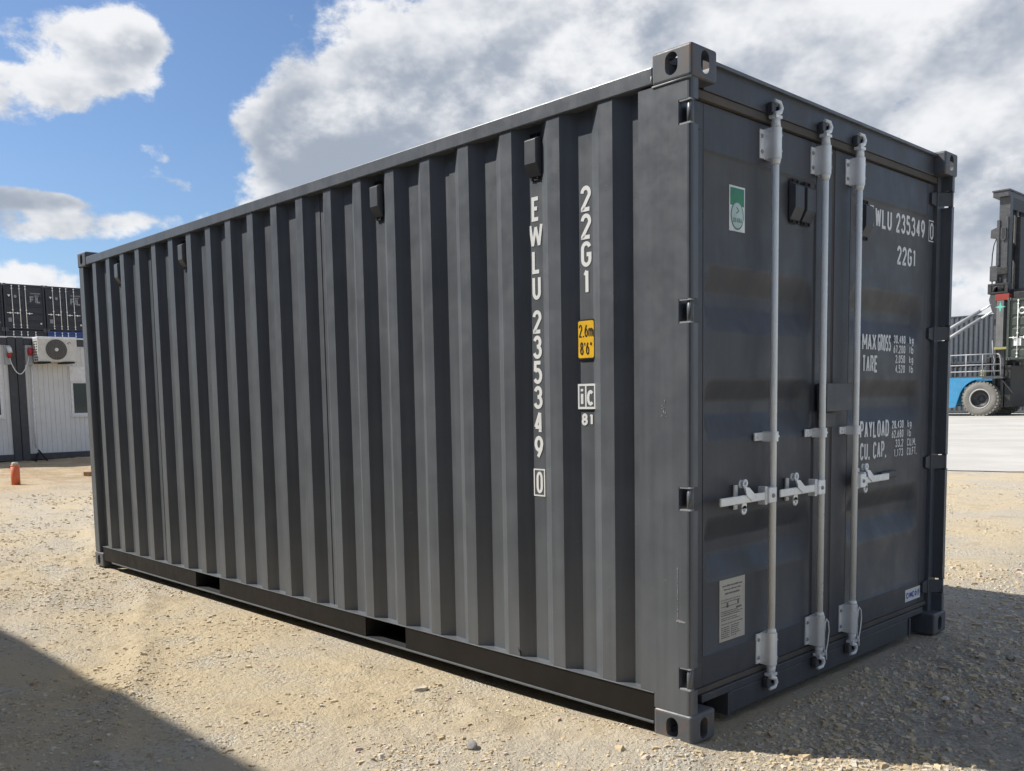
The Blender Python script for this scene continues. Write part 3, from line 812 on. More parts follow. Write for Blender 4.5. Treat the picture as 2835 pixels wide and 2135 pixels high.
b = MB(); framebox(b, (-.599, ys, 1.288), ux, uz, .098, .104, .0090); b.ribbon([(.044, .0091), (.044, .0949)], .008, (-.599, ys, 1.288), ux, uz)
lettering(b, 'i', (-.585, ys, 1.302), ux, uz, .076, cw=.045, stroke=.0135); lettering(b, 'c', (-.549, ys, 1.302), ux, uz, .086, cw=.039, stroke=.0130)
b.build('lettering', M_white, T)
MB().box(-.600, -.500, ys+.001, ys+.003, 1.287, 1.393).build('sticker_backing', M_paint, T)
b = MB(); lettering(b, '81', (-.583, yt, 1.220), ux, uz, .050, width=.066, stroke=.0115, gap=.22); b.build('lettering', M_white, T)

# ---- lettering on the right door
xt = XD-.006+.0015; uy = (0, 1, 0)
b = MB()
lettering(b, 'EWLU 235349', (xt, 1.592, 2.139), uy, uz, .098, width=.645, stroke=.0155, gap=.22)
lettering(b, '22G1', (xt, 1.905, 1.982), uy, uz, .094, width=.226, stroke=.0155, gap=.22)
b.build('lettering', M_white, dr)
b = MB(); framebox(b, (XD+.0015, 2.272, 2.132), uy, uz, .080, .112, .006); lettering(b, '0', (XD+.0015, 2.289, 2.144), uy, uz, .088, cw=.046, stroke=.013); b.build('lettering', M_white, dr)
b = MB()
lettering(b, 'MAX', (xt, 1.537, 1.540), uy, uz, .084, width=.150, stroke=.0125, gap=.12); lettering(b, 'GROSS', (xt, 1.704, 1.540), uy, uz, .084, width=.150, stroke=.0105, gap=.12)
lettering(b, 'TARE', (xt, 1.540, 1.434), uy, uz, .084, width=.168, stroke=.0130, gap=.16)
for k, (a, c) in enumerate((('30.480', 'kg'), ('67.200', 'lb'), ('2.050', 'kg'), ('4.520', 'lb'))):
    w_ = .140 if k < 2 else .115; z = 1.583-k*.0500
    lettering(b, a, (xt, 2.026-w_, z), uy, uz, .042, width=w_, stroke=.0072, gap=.26)
    lettering(b, c, (xt, 2.076, z), uy, uz, .042, width=.050, stroke=.0072, gap=.30)
b.build('lettering', M_white, dr)
b = MB()
lettering(b, 'PAYLOAD', (xt, 1.530, 1.110), uy, uz, .086, width=.320, stroke=.0130, gap=.20)
lettering(b, 'CU. CAP.', (xt, 1.534, 1.003), uy, uz, .086, width=.290, stroke=.0130, gap=.20)
for k, (a, c) in enumerate((('28.430', 'kg'), ('62.680', 'lb'), ('33.2', 'CU.M.'), ('1.173', 'CU.FT.'))):
    w_ = (.140, .140, .095, .110)[k]; z = 1.147-k*.0490
    lettering(b, a, (xt, 2.026-w_, z), uy, uz, .042, width=w_, stroke=.0072, gap=.26)
    lettering(b, c, (xt, 2.074, z), uy, uz, .042, width=(.050, .045, .110, .122)[k], stroke=.0066, gap=.26)
b.build('lettering', M_white, dr)
# maker's sticker, approval plate, inspection sticker
MB().box(XD, XD+.002, 2.080, 2.268, .206, .272).build('maker_sticker', M_sticker, dr)
b = MB(); lettering(b, 'CIMC', (XD+.003, 2.092, .222), uy, uz, .034, width=.096, stroke=.0075, gap=.26)
for x0 in (2.196, 2.232):
    o_ = (XD+.003, x0, .220)
    if x0 < 2.2: b.ribbon([(.003, .010), (.025, .010), (.025, .026), (.003, .026), (.003, .010)], .004, o_, uy, uz); b.ribbon([(.014, 0), (.014, .038)], .004, o_, uy, uz)
    else:
        for zz in (.012, .019, .026, .033): b.ribbon([(.004, zz), (.026, zz)], .003, o_, uy, uz)
        b.ribbon([(.014, 0), (.014, .038)], .003, o_, uy, uz); b.ribbon([(.006, .0), (.006, .034)], .003, o_, uy, uz)
b.build('lettering', M_blueink, dr)
xp = XD-.006
MB().box(xp, xp+.003, .314, .502, .330, .586).build('approval_plate', M_plate, dl)
b = MB(); rnd = random.Random(4); xq = xp+.004
def dashes(z, y0, y1, h_):
    y = y0
    while y < y1:
        w_ = rnd.uniform(.008, .026); b.box(xq-.001, xq, y, min(y+w_, y1), z, z+h_*rnd.uniform(.7, 1)); y += w_+rnd.uniform(.003, .006)
dashes(.556, .335, .480, .007); dashes(.541, .345, .470, .006); dashes(.523, .355, .460, .008)
for z in (.500, .490, .472, .452, .444, .436, .424, .416, .400): dashes(z, .326, rnd.uniform(.44, .490), .0035)
for k in range(6): dashes(.386-k*.0085, .326, .385, .004); dashes(.388-k*.0085, .398, rnd.uniform(.43, .47), .0035)
for (y, z) in ((.365, .478), (.445, .482)): b.box(xq-.001, xq, y, y+.012, z-.010, z+.010)
b.box(xq-.001, xq, .436, .476, .456, .464)
b.build('plate_text', M_platetxt, dl)
MB().box(xp, xp+.002, .374, .487, 1.984, 2.160).build('inspection_sticker', M_sticker, dl)
MB().box(xp+.0021, xp+.0026, .381, .480, 2.084, 2.152).build('sticker_face', M_green, dl)
b = MB(); b.prism([(.4305+.046*math.cos(R(a)), 2.046+.056*math.sin(R(a))) for a in range(0, 360, 12)], 'x', xp+.0027, xp+.0030); b.build('sticker_seal', M_green, dl)
b = MB(); b.prism([(.4305+.041*math.cos(R(a)), 2.046+.050*math.sin(R(a))) for a in range(0, 360, 12)], 'x', xp+.0031, xp+.0034); b.build('sticker_seal', plain('pale_green_print', (.52, .62, .58), .4), dl)
b = MB(); lettering(b, 'DEKRA', (xp+.0038, .400, 2.018), uy, uz, .018, width=.062, stroke=.003, gap=.25); b.ribbon([(.0, .024), (.016, .012), (.0, 0)], .005, (xp+.0038, .423, 2.054), uy, uz); b.build('lettering', M_green, dl)
# scuffs on the post
b = MB(); rnd = random.Random(9)
for k in range(9): z = rnd.uniform(1.25, 1.33); x = -.135+rnd.gauss(0, .012); b.box(x, x+rnd.uniform(.001, .004), .0048, .0058, z, z+rnd.uniform(.002, .012))
for k in range(16): z = .48+k*.013+rnd.uniform(0, .004); b.box(-.068, -.068+rnd.uniform(.001, .0028), .0048, .0058, z, z+rnd.uniform(.006, .013))
for k in range(7): x = -.072+k*.006; b.box(x, x+.005, .0048, .0058, .474+rnd.uniform(0, .004), .481+rnd.uniform(0, .006))
b.build('paint_scuff', plain('bare_scuff', (.33, .34, .34), .6), T)
# weld lines beside the posts and under the top casting
b = MB(); b.tube([(-.247, .020, .18), (-.247, .020, 2.47)], .004, 6); b.tube([(-.178, .0045, 2.472), (-.006, .0045, 2.472)], .0035, 6); b.tube([(-.180, .002, 2.484), (-.180, .002, 2.512)], .0035, 6)
b.build('weld_bead', M_weld, T)

# ------------------------------------------------------------------ other containers of the yard
def corr_wall(b, x0, x1, y_out, dirn, z0, z1, per=.278, dep=.036):
    pts = []; x = x0+.05
    pts.append((x0, y_out-dirn*dep))
    while x+per < x1-.02:
        pts += [(x, y_out-dirn*dep), (x+.068, y_out), (x+.140, y_out), (x+.208, y_out-dirn*dep)]; x += per
    pts.append((x1, y_out-dirn*dep)); n = len(pts)
    fs = [(i, i+1, n+i+1, n+i) for i in range(n-1)]
    if dirn > 0: fs = [f[::-1] for f in fs]
    b.add([(x_, y_, z_) for z_ in (z0, z1) for x_, y_ in pts], fs)
def yard_container(loc, rz, Lc, Hc, mat, rods, label, group=None, decal=None, mat_door=None, cat='container'):
    """door end at local x=0, body towards -x; base corner at loc"""
    T = empty('shipping_container', loc, rz); tag(T, label, cat, group)
    md = mat_door or mat
    for s_ in (-1, 1):
        b = MB(); corr_wall(b, -Lc+.14, -.14, .012 if s_ < 0 else W-.012, s_, .16, Hc-.10); b.build('wall_panel', mat, T)
    for x0, x1 in ((-Lc+.004, -Lc+.14), (-.14, -.004)):
        for y0, y1 in ((.004, .10), (W-.10, W-.004)):
            MB().box(x0, x1, y0, y1, .118, Hc-.118).build('corner_post', mat, T)
    for fx in (0, 1):
        for fy in (0, 1):
            for fz in (0, 1):
                o = bpy.data.objects.new('corner_casting', CASTV[(fx, fy, fz)]); COL.objects.link(o); o.parent = T
                o.location = (-Lc if fx else 0, W if fy else 0, Hc if fz else 0)
    b = MB()
    for y0, y1 in ((.004, .06), (W-.06, W-.004)): b.box(-Lc+.178, -.178, y0, y1, Hc-.11, Hc-.045); b.box(-Lc+.178, -.178, y0, y1, .03, .17)
    b.build('side_rail', mat, T)
    MB().box(-Lc+.03, -.05, .05, W-.05, Hc-.06, Hc-.045).build('roof', mat, T)
    MB().box(-Lc+.03, -.05, .05, W-.05, .12, .15).build('floor', mat, T)
    MB().box(-Lc+.01, -Lc+.05, .10, W-.10, .12, Hc-.118).build('front_wall', mat, T)
    b = MB(); b.box(-.10, -.04, .10, W-.10, Hc-.14, Hc-.02); b.build('door_header', md, T)
    b = MB(); b.box(-.10, -.04, .162, W-.162, .03, .15); b.build('door_sill', md, T)
    doors = []
    for y0, y1 in ((.09, 1.212), (1.226, W-.09)):
        b = MB(); zs = [.16, .30]; ds = [0, 0]; zz = [(.45, .50, .58, .63), (.95, 1.0, 1.08, 1.13), (1.45, 1.5, 1.58, 1.63), (1.95, 2.0, 2.08, 2.13)]
        for t_ in zz: zs += t_; ds += [0, 1, 1, 0]
        zs.append(Hc-.15); ds.append(0); yv = [y0, y0+.10, y0+.15, y1-.15, y1-.10, y1]; g_ = [0, 0, 1, 1, 0, 0]; n = 6
        b.add([(-.075-.036*d*g_[k], y, z) for z, d in zip(zs, ds) for k, y in enumerate(yv)], [(i*n+k, i*n+k+1, (i+1)*n+k+1, (i+1)*n+k) for i in range(len(zs)-1) for k in range(n-1)])
        b.box(-.12, -.0755, y0, y0+.03, .16, Hc-.15)
        doors.append(b.build('door', md, T))
    for y in rods:
        d_ = doors[0] if y < 1.219 else doors[1]
        MB().tube([(-.035, y, .12), (-.035, y, Hc-.09)], .02, 8).build('locking_bar', M_galv, d_)
        b = MB()
        for z in (.14, .30, 1.25, Hc-.30, Hc-.13): b.box(-.076, -.008, y-.035, y+.035, z-.028, z+.028)
        b.build('bar_guide', M_galv, d_)
        hd = -1 if y < 1.219 else 1
        b = MB(); b.box(-.03, -.015, min(y, y+hd*.36), max(y, y+hd*.36), 1.03, 1.07); b.box(-.03, -.012, y+hd*.17-.02, y+hd*.17+.02, .98, 1.11); b.build('handle', M_galv, d_)
    if decal: decal(T, doors)
    return T
CASTV = {}
def light_cast(fx, fy, fz):
    """light casting for far containers: block with two oval pockets"""
    b = MB(); b.box(-.178, 0, 0, .162, 0, .118)
    me = b.mesh('corner_casting', M_cast); me.transform(Matrix.Diagonal((-1 if fx else 1, -1 if fy else 1, -1 if fz else 1, 1)))
    if (fx+fy+fz) % 2: me.flip_normals()
    return me
for fx in (0, 1):
    for fy in (0, 1):
        for fz in (0, 1): CASTV[(fx, fy, fz)] = cast_variant(-1 if fx else 1, -1 if fy else 1, -1 if fz else 1)
M_navy = paint('navy_black_paint', (.022, .025, .036), .5, .12, .1, 0)
M_blue = paint('blue_container_paint', (.018, .055, .22), .5, .12, .1, 0)
M_slate = paint('slate_grey_paint', (.080, .090, .102), .5, .12, .1, 0)
M_olive = paint('dark_green_paint', (.055, .068, .056), .5, .12, .12, 0)
M_grey = paint('neighbour_grey_paint', (.085, .092, .102), .5, .12, .1, 0)
M_logo = plain('grey_logo_print', (.26, .27, .28), .6)
def decal_logo(T, doors):
    x = -.0735
    b = MB(); q = 1.56
    for s_, zc in ((0, 0),):
        lettering(b, 'F', (x, q, 1.74), uy, uz, .42, cw=.28, stroke=.085); lettering(b, 'L', (x, q+.40, 1.74), uy, uz, .42, cw=.26, stroke=.085)
        b.ribbon([(.35, .42), (.35, .02)], .05, (x, q, 1.74), uy, uz)
    b.build('logo', M_logo, doors[1])
    b = MB(); rnd = random.Random(3)
    for z, y0, y1 in ((2.30, 1.60, 2.22), (2.16, 1.86, 2.12)):
        y = y0
        while y < y1: b.box(x-.002, x, y, y+.035, z, z+.075); y += .052
    b.build('lettering', M_logo, doors[1])
    b = MB(); b.prism([(.33, 2.05), (.24, 2.20), (.42, 2.20)][::1], 'x', x-.001, x+.001); b.build('warning_triangle', M_white, doors[0])
    b = MB(); b.prism([(.70+.085*math.cos(R(a)), 2.10+.10*math.sin(R(a))) for a in range(0, 360, 20)], 'x', x-.001, x+.001); b.build('round_sticker', M_logo, doors[0])
    MB().box(x-.001, x+.001, .22, .42, .48, .74).build('approval_plate', M_logo, doors[0])
    MB().box(x-.001, x+.001, 2.12, 2.22, .38, .48).build('maker_sticker', M_white, doors[1])
# stack far left: three columns of high containers, doors towards the camera
XS = 2.01-52.386*1.24; y0s = -2.873+(12.04+2.873)*1.24; HH = 2.896
R3 = (.50, .94, 1.30); R4 = (.46, .92, 1.30, 1.78)
zb = .56
far = [
 (0, 0, M_navy, R4, 'lowest navy container of the far stack, behind the left cabin'),
 (0, 1, M_navy, R4, 'dark navy container just above the cabin roofs, under the upper one with three locking bars'),
 (0, 2, M_navy, R3, 'navy black container with three locking bars and grey logo on top of the far stack'),
 (1, 0, M_blue, R4, 'bottom blue container of the far stack hidden behind the air conditioner cabin'),
 (1, 1, M_blue, R4, 'blue container showing just above the air conditioner'),
 (1, 2, M_navy, R4, 'navy black container with four locking bars and grey logo above the air conditioner'),
 (-1, 2, M_navy, R4, 'navy black container on the far stack cut by the left picture edge'),
 (-1, 1, M_navy, R4, 'middle navy container of the outer left column of the far stack'),
 (-1, 0, M_navy, R4, 'lowest navy container of the outer left column of the far stack')]
for c, l_, mt, rd, lb in far:
    yard_container((XS, y0s+c*2.50, zb+l_*HH), 0, 12.192, HH, mt, rd, lb, 'containers stacked beyond the cabins', decal_logo if l_ == 2 else None)
# grey stack beyond the container handler: corrugated long sides facing the yard
for l_, lb in ((0, 'lower slate grey container behind the railing of the container handler'), (1, 'upper slate grey corrugated container beyond the handler tilt cylinders')):
    yard_container((-14.6, 55.4, .02+l_*HH), 0, 12.192, HH, M_slate, R4, lb, 'grey containers stacked behind the handler')
# neighbour that throws the shadow in the lower left corner
for l_, lb in ((0, 'lower grey container of the stack left of the camera that shades the lower left corner'), (1, 'upper grey container of the stack left of the camera that shades the lower left corner')):
    yard_container((-.55, -3.83-W, l_*2.591), 0, 12.192, 2.591, M_grey, R4, lb, 'grey containers stacked beside the camera')
for l_, lb in ((0, 'lower short grey container added unseen behind the camera to dim the sky light'), (1, 'upper short grey container added unseen behind the camera to dim the sky light')):
    yard_container((5.85, -4.30-W, l_*2.591), 0, 6.058, 2.591, M_grey, R4, lb, 'grey containers stacked beside the camera')  # unseen pair added to cut the sky light reaching the near wall

# ------------------------------------------------------------------ white office cabins
XC = -19.24
M_frame = paint('cabin_frame_paint', (.045, .048, .056), .5, .12, .15, 0)
M_clad = paint('white_cabin_cladding', (.70, .70, .68), .5, .05, .25, 0, dustcol=(.52, .49, .42))
M_pvc = plain('white_plastic', (.78, .78, .77), .4)
M_flash = plain('white_roof_flashing', (.82, .82, .82), .45)
def glass_mat():
    m, t, b = newmat('window_glass'); MATS['glass'] = m
    b.inputs['Base Color'].default_value = (.02, .024, .028, 1); b.inputs['Roughness'].default_value = .06; b.inputs['Specular IOR Level'].default_value = .7
    return m
M_glass = glass_mat()
M_red = plain('red_plug_plastic', (.45, .03, .035), .4)
def cabin(y0, y1, label, win, base=.225):
    T = empty('office_cabin', (XC, y0, base)); tag(T, label, 'cabin', 'white office cabins')
    wd = y1-y0; Hc = 2.595; dp = 2.44
    for xa, xb in ((-.15, 0), (-dp, -dp+.15)):
        for ya, yb in ((0, .155), (wd-.155, wd)): MB().box(xa, xb, ya, yb, .0, Hc).build('corner_post', M_frame, T, .012)
    b = MB(); b.box(-.14, -.012, .155, wd-.155, Hc-.165, Hc-.02); b.box(-dp+.012, -dp+.14, .155, wd-.155, Hc-.165, Hc-.02); b.build('top_beam', M_frame, T, .01)
    b = MB(); b.box(-.14, -.012, .155, wd-.155, .012, .145); b.box(-dp+.012, -dp+.14, .155, wd-.155, .012, .145); b.build('bottom_beam', M_frame, T, .01)
    b = MB()
    for ya, yb in ((.005, .14), (wd-.14, wd-.005)): b.box(-dp+.15, -.15, ya, yb, Hc-.165, Hc-.02); b.box(-dp+.15, -.15, ya, yb, .012, .145)
    b.build('side_beam', M_frame, T)
    MB().box(-dp+.01, -.004, .02, wd-.02, Hc-.018, Hc+.012).build('roof', M_flash, T)
    b = MB()
    for k in range(5): b.box(-.6 if k % 2 else -.45, -.12, .3+k*1.2, .55+k*1.2, -.10, .011)
    b.build('foundation_block', M_frame, T)
    # ribbed cladding on the front, plain boards on the other sides
    zs0, zs1 = .146, Hc-.166; wy0, wy1, wz0, wz1 = win
    def clad(ya, yb, za, zb, rib=True):
        pts = [ya]; y = math.ceil(ya/.1)*.1
        prof = [(ya, 0.0)]
        while y+.02 < yb:
            if y > ya+.005: prof += [(y, 0), (y+.006, .010), (y+.014, .010), (y+.020, 0)]
            y += .1
        prof.append((yb, 0)); n = len(prof); b = MB()
        b.add([(-.045-d, y_, z_) for z_ in (za, zb) for y_, d in prof], [(i, i+1, n+i+1, n+i) for i in range(n-1)])
        b.build('wall_panel', M_clad, T)
    clad(.156, wy0-.001, zs0, zs1); clad(wy1+.001, wd-.156, zs0, zs1)
    clad(wy0, wy1, zs0, wz0-.001); clad(wy0, wy1, wz1+.001, zs1)
    b = MB(); b.box(-dp+.15, -.15, .04, .05, .14, Hc-.16); b.box(-dp+.15, -.15, wd-.05, wd-.04, .14, Hc-.16); b.box(-dp+.04, -dp+.05, .15, wd-.15, .14, Hc-.16); b.build('wall_panel', M_clad, T)
    # window with shutter box
    zsb = wz1-.34
    w0 = MB(); t = .05
    w0.box(-.06, -.028, wy0, wy0+t, wz0, zsb); w0.box(-.06, -.028, wy1-t, wy1, wz0, zsb); w0.box(-.06, -.028, wy0+t, wy1-t, wz0, wz0+t); w0.box(-.06, -.028, wy0+t, wy1-t, zsb-t*.6, zsb)
    wo_ = w0.build('window_frame', M_pvc, T, .004)
    MB().box(-.06, -.018, wy0-.01, wy1+.01, zsb+.001, wz1).build('shutter_box', M_pvc, wo_, .006)
    MB().box(-.056, -.050, wy0+t, wy1-t, wz0+t, zsb-t*.6).build('window_pane', M_glass, wo_)
    MB().box(-.045, -.005, wy0-.03, wy1+.03, wz0-.03, wz0-.001).build('window_sill', M_pvc, wo_, .004)
    return T
cA = cabin(-2.724, 3.338, 'white clad cabin with dark steel frame cut by the left picture edge', (4.70, 5.765, .93, 2.02))
cB = cabin(3.346, 9.408, 'white clad cabin with dark steel frame carrying the air conditioner, partly behind the container', (1.06, 2.00, .935, 2.005))
# rain pipe and bracket on cabin B
MB().tube([(-.035+XC+.03-XC, .285, 2.05), (-.005, .280, 1.6), (-.005, .275, .8), (-.005, .273, .26)], .020, 10).build('drain_pipe', M_pvc, cB)
MB().tube([(.03, .30, .22), (.14, .36, .10), (.22, .42, -.03)], .018, 8).tube([(.03, .30, .16), (.10, .24, .08), (.16, .20, -.02)], .022, 8).tube([(.02, .75, .0), (.10, .70, -.03)], .012, 6).build('drain_elbow', M_black, cB)
# plug sockets (parts of each cabin) and the cable between them
b = MB(); b.box(-.04, .03, 5.84, 5.95, 2.02, 2.42); b.build('socket_housing', plain('grey_socket', (.40, .43, .43), .5), cA, .01)
b = MB(); b.tube([(.03, 5.915, 2.38), (.10, 5.915, 2.34), (.12, 5.92, 2.26)], .045, 10); b.build('socket_lid', M_pvc, cA)
b = MB(); b.box(-.04, .03, .17, .31, 2.02, 2.43); b.build('socket_housing', plain('grey_socket', (.40, .43, .43), .5), cB, .01)
cab = tag(empty('power_cable', (XC, 3.38, 2.05)), 'white power cable with red plugs hanging between the two cabins', 'cable')
pA = (.07, -.19, .34); pB = (.06, .20, .40)
pts = []
for k in range(13):
    t_ = k/12; y_ = pA[1]+(pB[1]-pA[1])*t_; pts.append((.06, y_, (pA[2]*(1-t_)+pB[2]*t_)-.37*math.sin(math.pi*t_)**.8))
MB().tube(pts, .011, 8).build('cable', M_pvc, cab)
MB().tube([(.07, -.175, .46), (.07, -.19, .40), (.07, -.19, .33)], [.045, .05, .03], 10).build('plug', M_red, cab)
MB().tube([(.05, .235, .54), (.06, .225, .46), (.06, .205, .39)], [.05, .06, .03], 10).build('plug', M_red, cab)
# air conditioner
AC = tag(empty('air_conditioner', (XC, 3.664, 2.27)), 'cream outdoor air conditioner unit mounted on the front of the right cabin', 'air conditioner')
M_ac = plain('cream_ac_casing', (.66, .64, .58), .45); M_grille = plain('dark_fan_grille', (.10, .095, .085), .6)
b = MB(); b.box(.03, .36, 0, .790, .03, .545); b.build('casing', M_ac, AC, .018)
b = MB(); b.box(.045, .365, -.004, .794, .500, .552); b.build('top_cover', M_flash, AC, .012)
b = MB(); b.lathe([(0, .004), (.205, .004), (.215, .0)], (.36, .365, .285), 'x', 32); b.build('fan_recess', M_grille, AC)
b = MB()
for r0 in (.04, .075, .11, .145, .18, .212): b.tube([(.372, .365+r0*math.cos(R(a)), .285+r0*math.sin(R(a))) for a in range(0, 361, 15)], .0035, 5)
for a in range(0, 360, 15): b.tube([(.372, .365+.03*math.cos(R(a)), .285+.03*math.sin(R(a))), (.372, .365+.212*math.cos(R(a+12)), .285+.212*math.sin(R(a+12)))], .003, 5)
b.build('fan_grille', plain('grille_wire', (.22, .21, .19), .5), AC)
b = MB(); b.lathe([(0, .022), (.034, .020), (.040, .006)], (.368, .365, .285), 'x', 20); b.build('fan_hub', M_pvc, AC)
b = MB()
for z in range(8):
    for x in (.12, .24): b.box(x, x+.07, -.0035, -.0002, .06+z*.054, .086+z*.054)
b.build('side_slot', M_black, AC)
b = MB(); b.ribbon([(.02, .0), (.0, .02), (.02, .04), (.05, .04), (.06, .02)], .012, (.362, .60, .40), uy, uz); b.build('maker_mark', M_ink, AC)
for y in (.02, .50):
    b = MB(); b.box(-.02, .40, y, y+.21, -.002, .029); b.build('bracket', M_black, AC)
# orange pipe stub with pale cap
px0, py0 = -13.75, 1.61; pz0 = ground_h(px0, py0).item()
PS = tag(empty('pipe_stub', (px0, py0, pz0-.03)), 'short orange plastic pipe stub with pale cap standing in the sand at far left', 'pipe')
M_or = paint('orange_pvc', (.66, .135, .045), .5, .1, .25, 0, streak=False, dustcol=(.5, .35, .22))
MB().tube([(0, 0, 0), (.006, 0, .345)], .064, 20).build('pipe', M_or, PS)
MB().lathe([(.064, .0), (.067, .003), (.067, .022), (.064, .026), (.0, .027)], (.006, 0, .322), 'z', 20).build('pipe_socket', M_or, PS)
MB().lathe([(.046, .0), (.046, .028), (.038, .040), (.0, .044)], (.006, 0, .347), 'z', 20).build('cap', plain('pale_cap', (.50, .52, .40), .6), PS)
# small wooden block and single stones
bz = ground_h(-14.9, 3.15).item()
b = MB(); b.box(-.07, .07, -.05, .05, -.02, .075); o = b.build('wooden_block', paint('weathered_wood', (.26, .15, .06), .8, .2, .2, .1, streak=False), None, .006); o.location = (-14.6, 3.02, ground_h(-14.6, 3.02).item()); o.rotation_euler = (0, 0, .5)
tag(o, 'small brown wooden block on the sand beside the rear corner of the grey container', 'block')
def stone(x, y, r, sq, label, col, seed):
    bm = bmesh.new(); bmesh.ops.create_icosphere(bm, subdivisions=3, radius=1.0); rn = random.Random(seed)
    ax = [Vector((rn.gauss(0, 1), rn.gauss(0, 1), rn.gauss(0, 1))).normalized() for _ in range(9)]; cut = [rn.uniform(.55, .9) for _ in ax]
    for v in bm.verts:
        for a, c in zip(ax, cut):
            d = v.co.dot(a)
            if d > c: v.co -= a*(d-c)*.9
        v.co = Vector((v.co.x*1.35*r, v.co.y*r, v.co.z*sq*r))
    me = bpy.data.meshes.new('stone'); bm.to_mesh(me); bm.free()
    me.materials.append(paint('stone_%d' % seed, col, .9, .2, .3, .6, streak=False, dustcol=(.45, .37, .26), scale=4, spec=.2))
    o = bpy.data.objects.new('stone', me); COL.objects.link(o); o.location = (x, y, ground_h(x, y).item()+r*sq*.35); o.rotation_euler = (0, 0, rn.uniform(0, 3))
    tag(o, label, 'stone')
stone(-1.313, -.268, .030, .45, 'flat pale stone chip on the sand in front of the bottom rail', (.50, .44, .34), 1)
stone(-.606, -.573, .026, .75, 'rounded grey stone on the sunlit sand near the lower picture edge', (.27, .26, .25), 2)
stone(.457, 2.113, .030, .6, 'pale stone in the container shade near the right picture edge', (.44, .41, .35), 3)
stone(-.30, 2.62, .028, .6, 'pale stone at the foot of the right door corner', (.45, .42, .36), 5)

# ------------------------------------------------------------------ container handler with a raised container
YV = 48.9
V = tag(empty('container_handler', (-16.2, YV, .014)), 'blue container handler with tall grey mast and big dusty tyres at the right edge', 'forklift')
M_vblue = paint('blue_machine_paint', (.045, .27, .50), .42, .10, .22, 0, dustcol=(.35, .32, .26))
M_vgrey = paint('grey_mast_paint', (.068, .072, .078), .5, .12, .2, 0)
M_vdark = paint('greasy_dark_steel', (.028, .028, .030), .55, .2, .15, 0)
M_tyre = paint('dusty_tyre_rubber', (.20, .19, .17), .9, .15, .4, 0, streak=False, dustcol=(.36, .33, .28))
M_rim = paint('dark_wheel_rim', (.030, .030, .033), .5, .2, .15, 0, streak=False)
M_rimedge = plain('pale_rim_edge', (.42, .42, .40), .5)
M_vred = plain('faded_red_paint', (.32, .045, .03), .55)
def wheel(cx, y0, z, r, wd, face):
    rot = MB(); ri = r*.57
    prof = [(ri, .02), (ri*1.08, -.0), (r*.80, -.015), (r*.93, .02), (r*.985, .09), (r*.985, wd-.09), (r*.93, wd-.02), (r*.80, wd+.015), (ri*1.08, wd), (ri, wd-.02)]
    w0 = empty('wheel', (cx, y0, z)); w0.parent = V
    b = MB(); b.lathe(prof[::-1], (0, 0, 0), 'y', 40)
    o = b.build('tyre', M_tyre, w0)
    b = MB(); nl = 30
    for k in range(nl):
        for s_ in (0, 1):
            a = 2*math.pi*(k+.5*s_)/nl
            ya, yb = (.02, wd*.52) if s_ == 0 else (wd*.48, wd-.02)
            c, s2 = math.cos(a), math.sin(a); tx, tz = -s2, c; hw = r*.062; sk = .10 if s_ == 0 else -.10
            v = []
            for rad in (r*.93, r*1.012):
                for y_, o2 in ((ya, -sk), (yb, 0)):
                    for t_ in (-hw, hw): v.append((c*rad+tx*(t_+o2*r), y_, s2*rad+tz*(t_+o2*r)))
            b.add(v, [(0, 1, 3, 2), (4, 6, 7, 5), (0, 4, 5, 1), (2, 3, 7, 6), (0, 2, 6, 4), (1, 5, 7, 3)])
    b.build('tread', M_tyre, w0)
    b = MB(); s0 = .02
    b.lathe([(0, wd*.55), (ri*.55, wd*.52), (ri*.62, .22), (ri*.86, .10), (ri*.90, s0+.02)], (0, 0, 0), 'y', 32)
    b.lathe([(0, .20), (ri*.30, .20), (ri*.34, .26), (ri*.36, wd*.5)], (0, 0, 0), 'y', 20)
    b.build('rim', M_rim, w0)
    b = MB(); b.lathe([(ri*.89, .05), (ri*.90, .0), (ri*.97, -.012), (ri*1.03, .01), (ri*1.02, .06)], (0, 0, 0), 'y', 36); b.build('rim_ring', M_rimedge, w0)
for y0 in (0.0, .56, 3.0, 3.56): wheel(.02, y0, .90, .90, .46, 0)
for y0 in (.25, 3.35): wheel(-5.3, y0, .66, .66, .42, 0)
# body side with wheel arch
arch = [(-1.22+.0, .47)]
ac = [( .02-1.07*math.cos(R(t)), .86+1.07*math.sin(R(t))) for t in range(0, 92, 8)]
poly = [(-7.0, .62), (-1.42, .44), (-1.22, .47)]+ac[2:]+[(.72, 1.93), (.72, 2.03), (-7.0, 2.03)]
b = MB()
for ya, yb in ((.03, .16), (3.86, 3.99)): b.prism([(p[1], p[0]) for p in poly][::-1], 'y', ya, yb)
b.build('side_panel', M_vblue, V)
b = MB(); b.box(-7.0, -1.6, .16, 3.86, .62, 2.0); b.box(-1.6, 1.0, 1.1, 2.95, .55, 1.85); b.box(-7.6, -6.0, .2, 3.8, .62, 2.6); b.build('chassis', M_vblue, V, .03)
b = MB(); b.box(-1.5, 1.05, .02, 1.1, 2.032, 2.075); b.box(.1, 1.12, .02, 1.1, 1.94, 2.03); b.build('platform', M_vgrey, V)
b = MB(); b.box(-5.6, -3.6, 1.2, 2.8, 2.0, 3.7); b.build('driver_cab', M_vblue, V, .04)
b = MB(); b.box(-5.4, -3.8, 1.19, 1.1999, 2.6, 3.55); b.box(-3.5999, -3.59, 1.35, 2.65, 2.5, 3.55); b.build('cab_window', M_glass, V)
M_rail = plain('galvanised_railing', (.36, .36, .38), .45)
for z, xa, xb in ((3.21, -1.6, .78), (2.67, -1.55, .95), (2.33, -1.5, .98)):
    MB().tube([(xa, .06, z), (xb, .06, z)], .030, 8).build('handrail', M_rail, V)
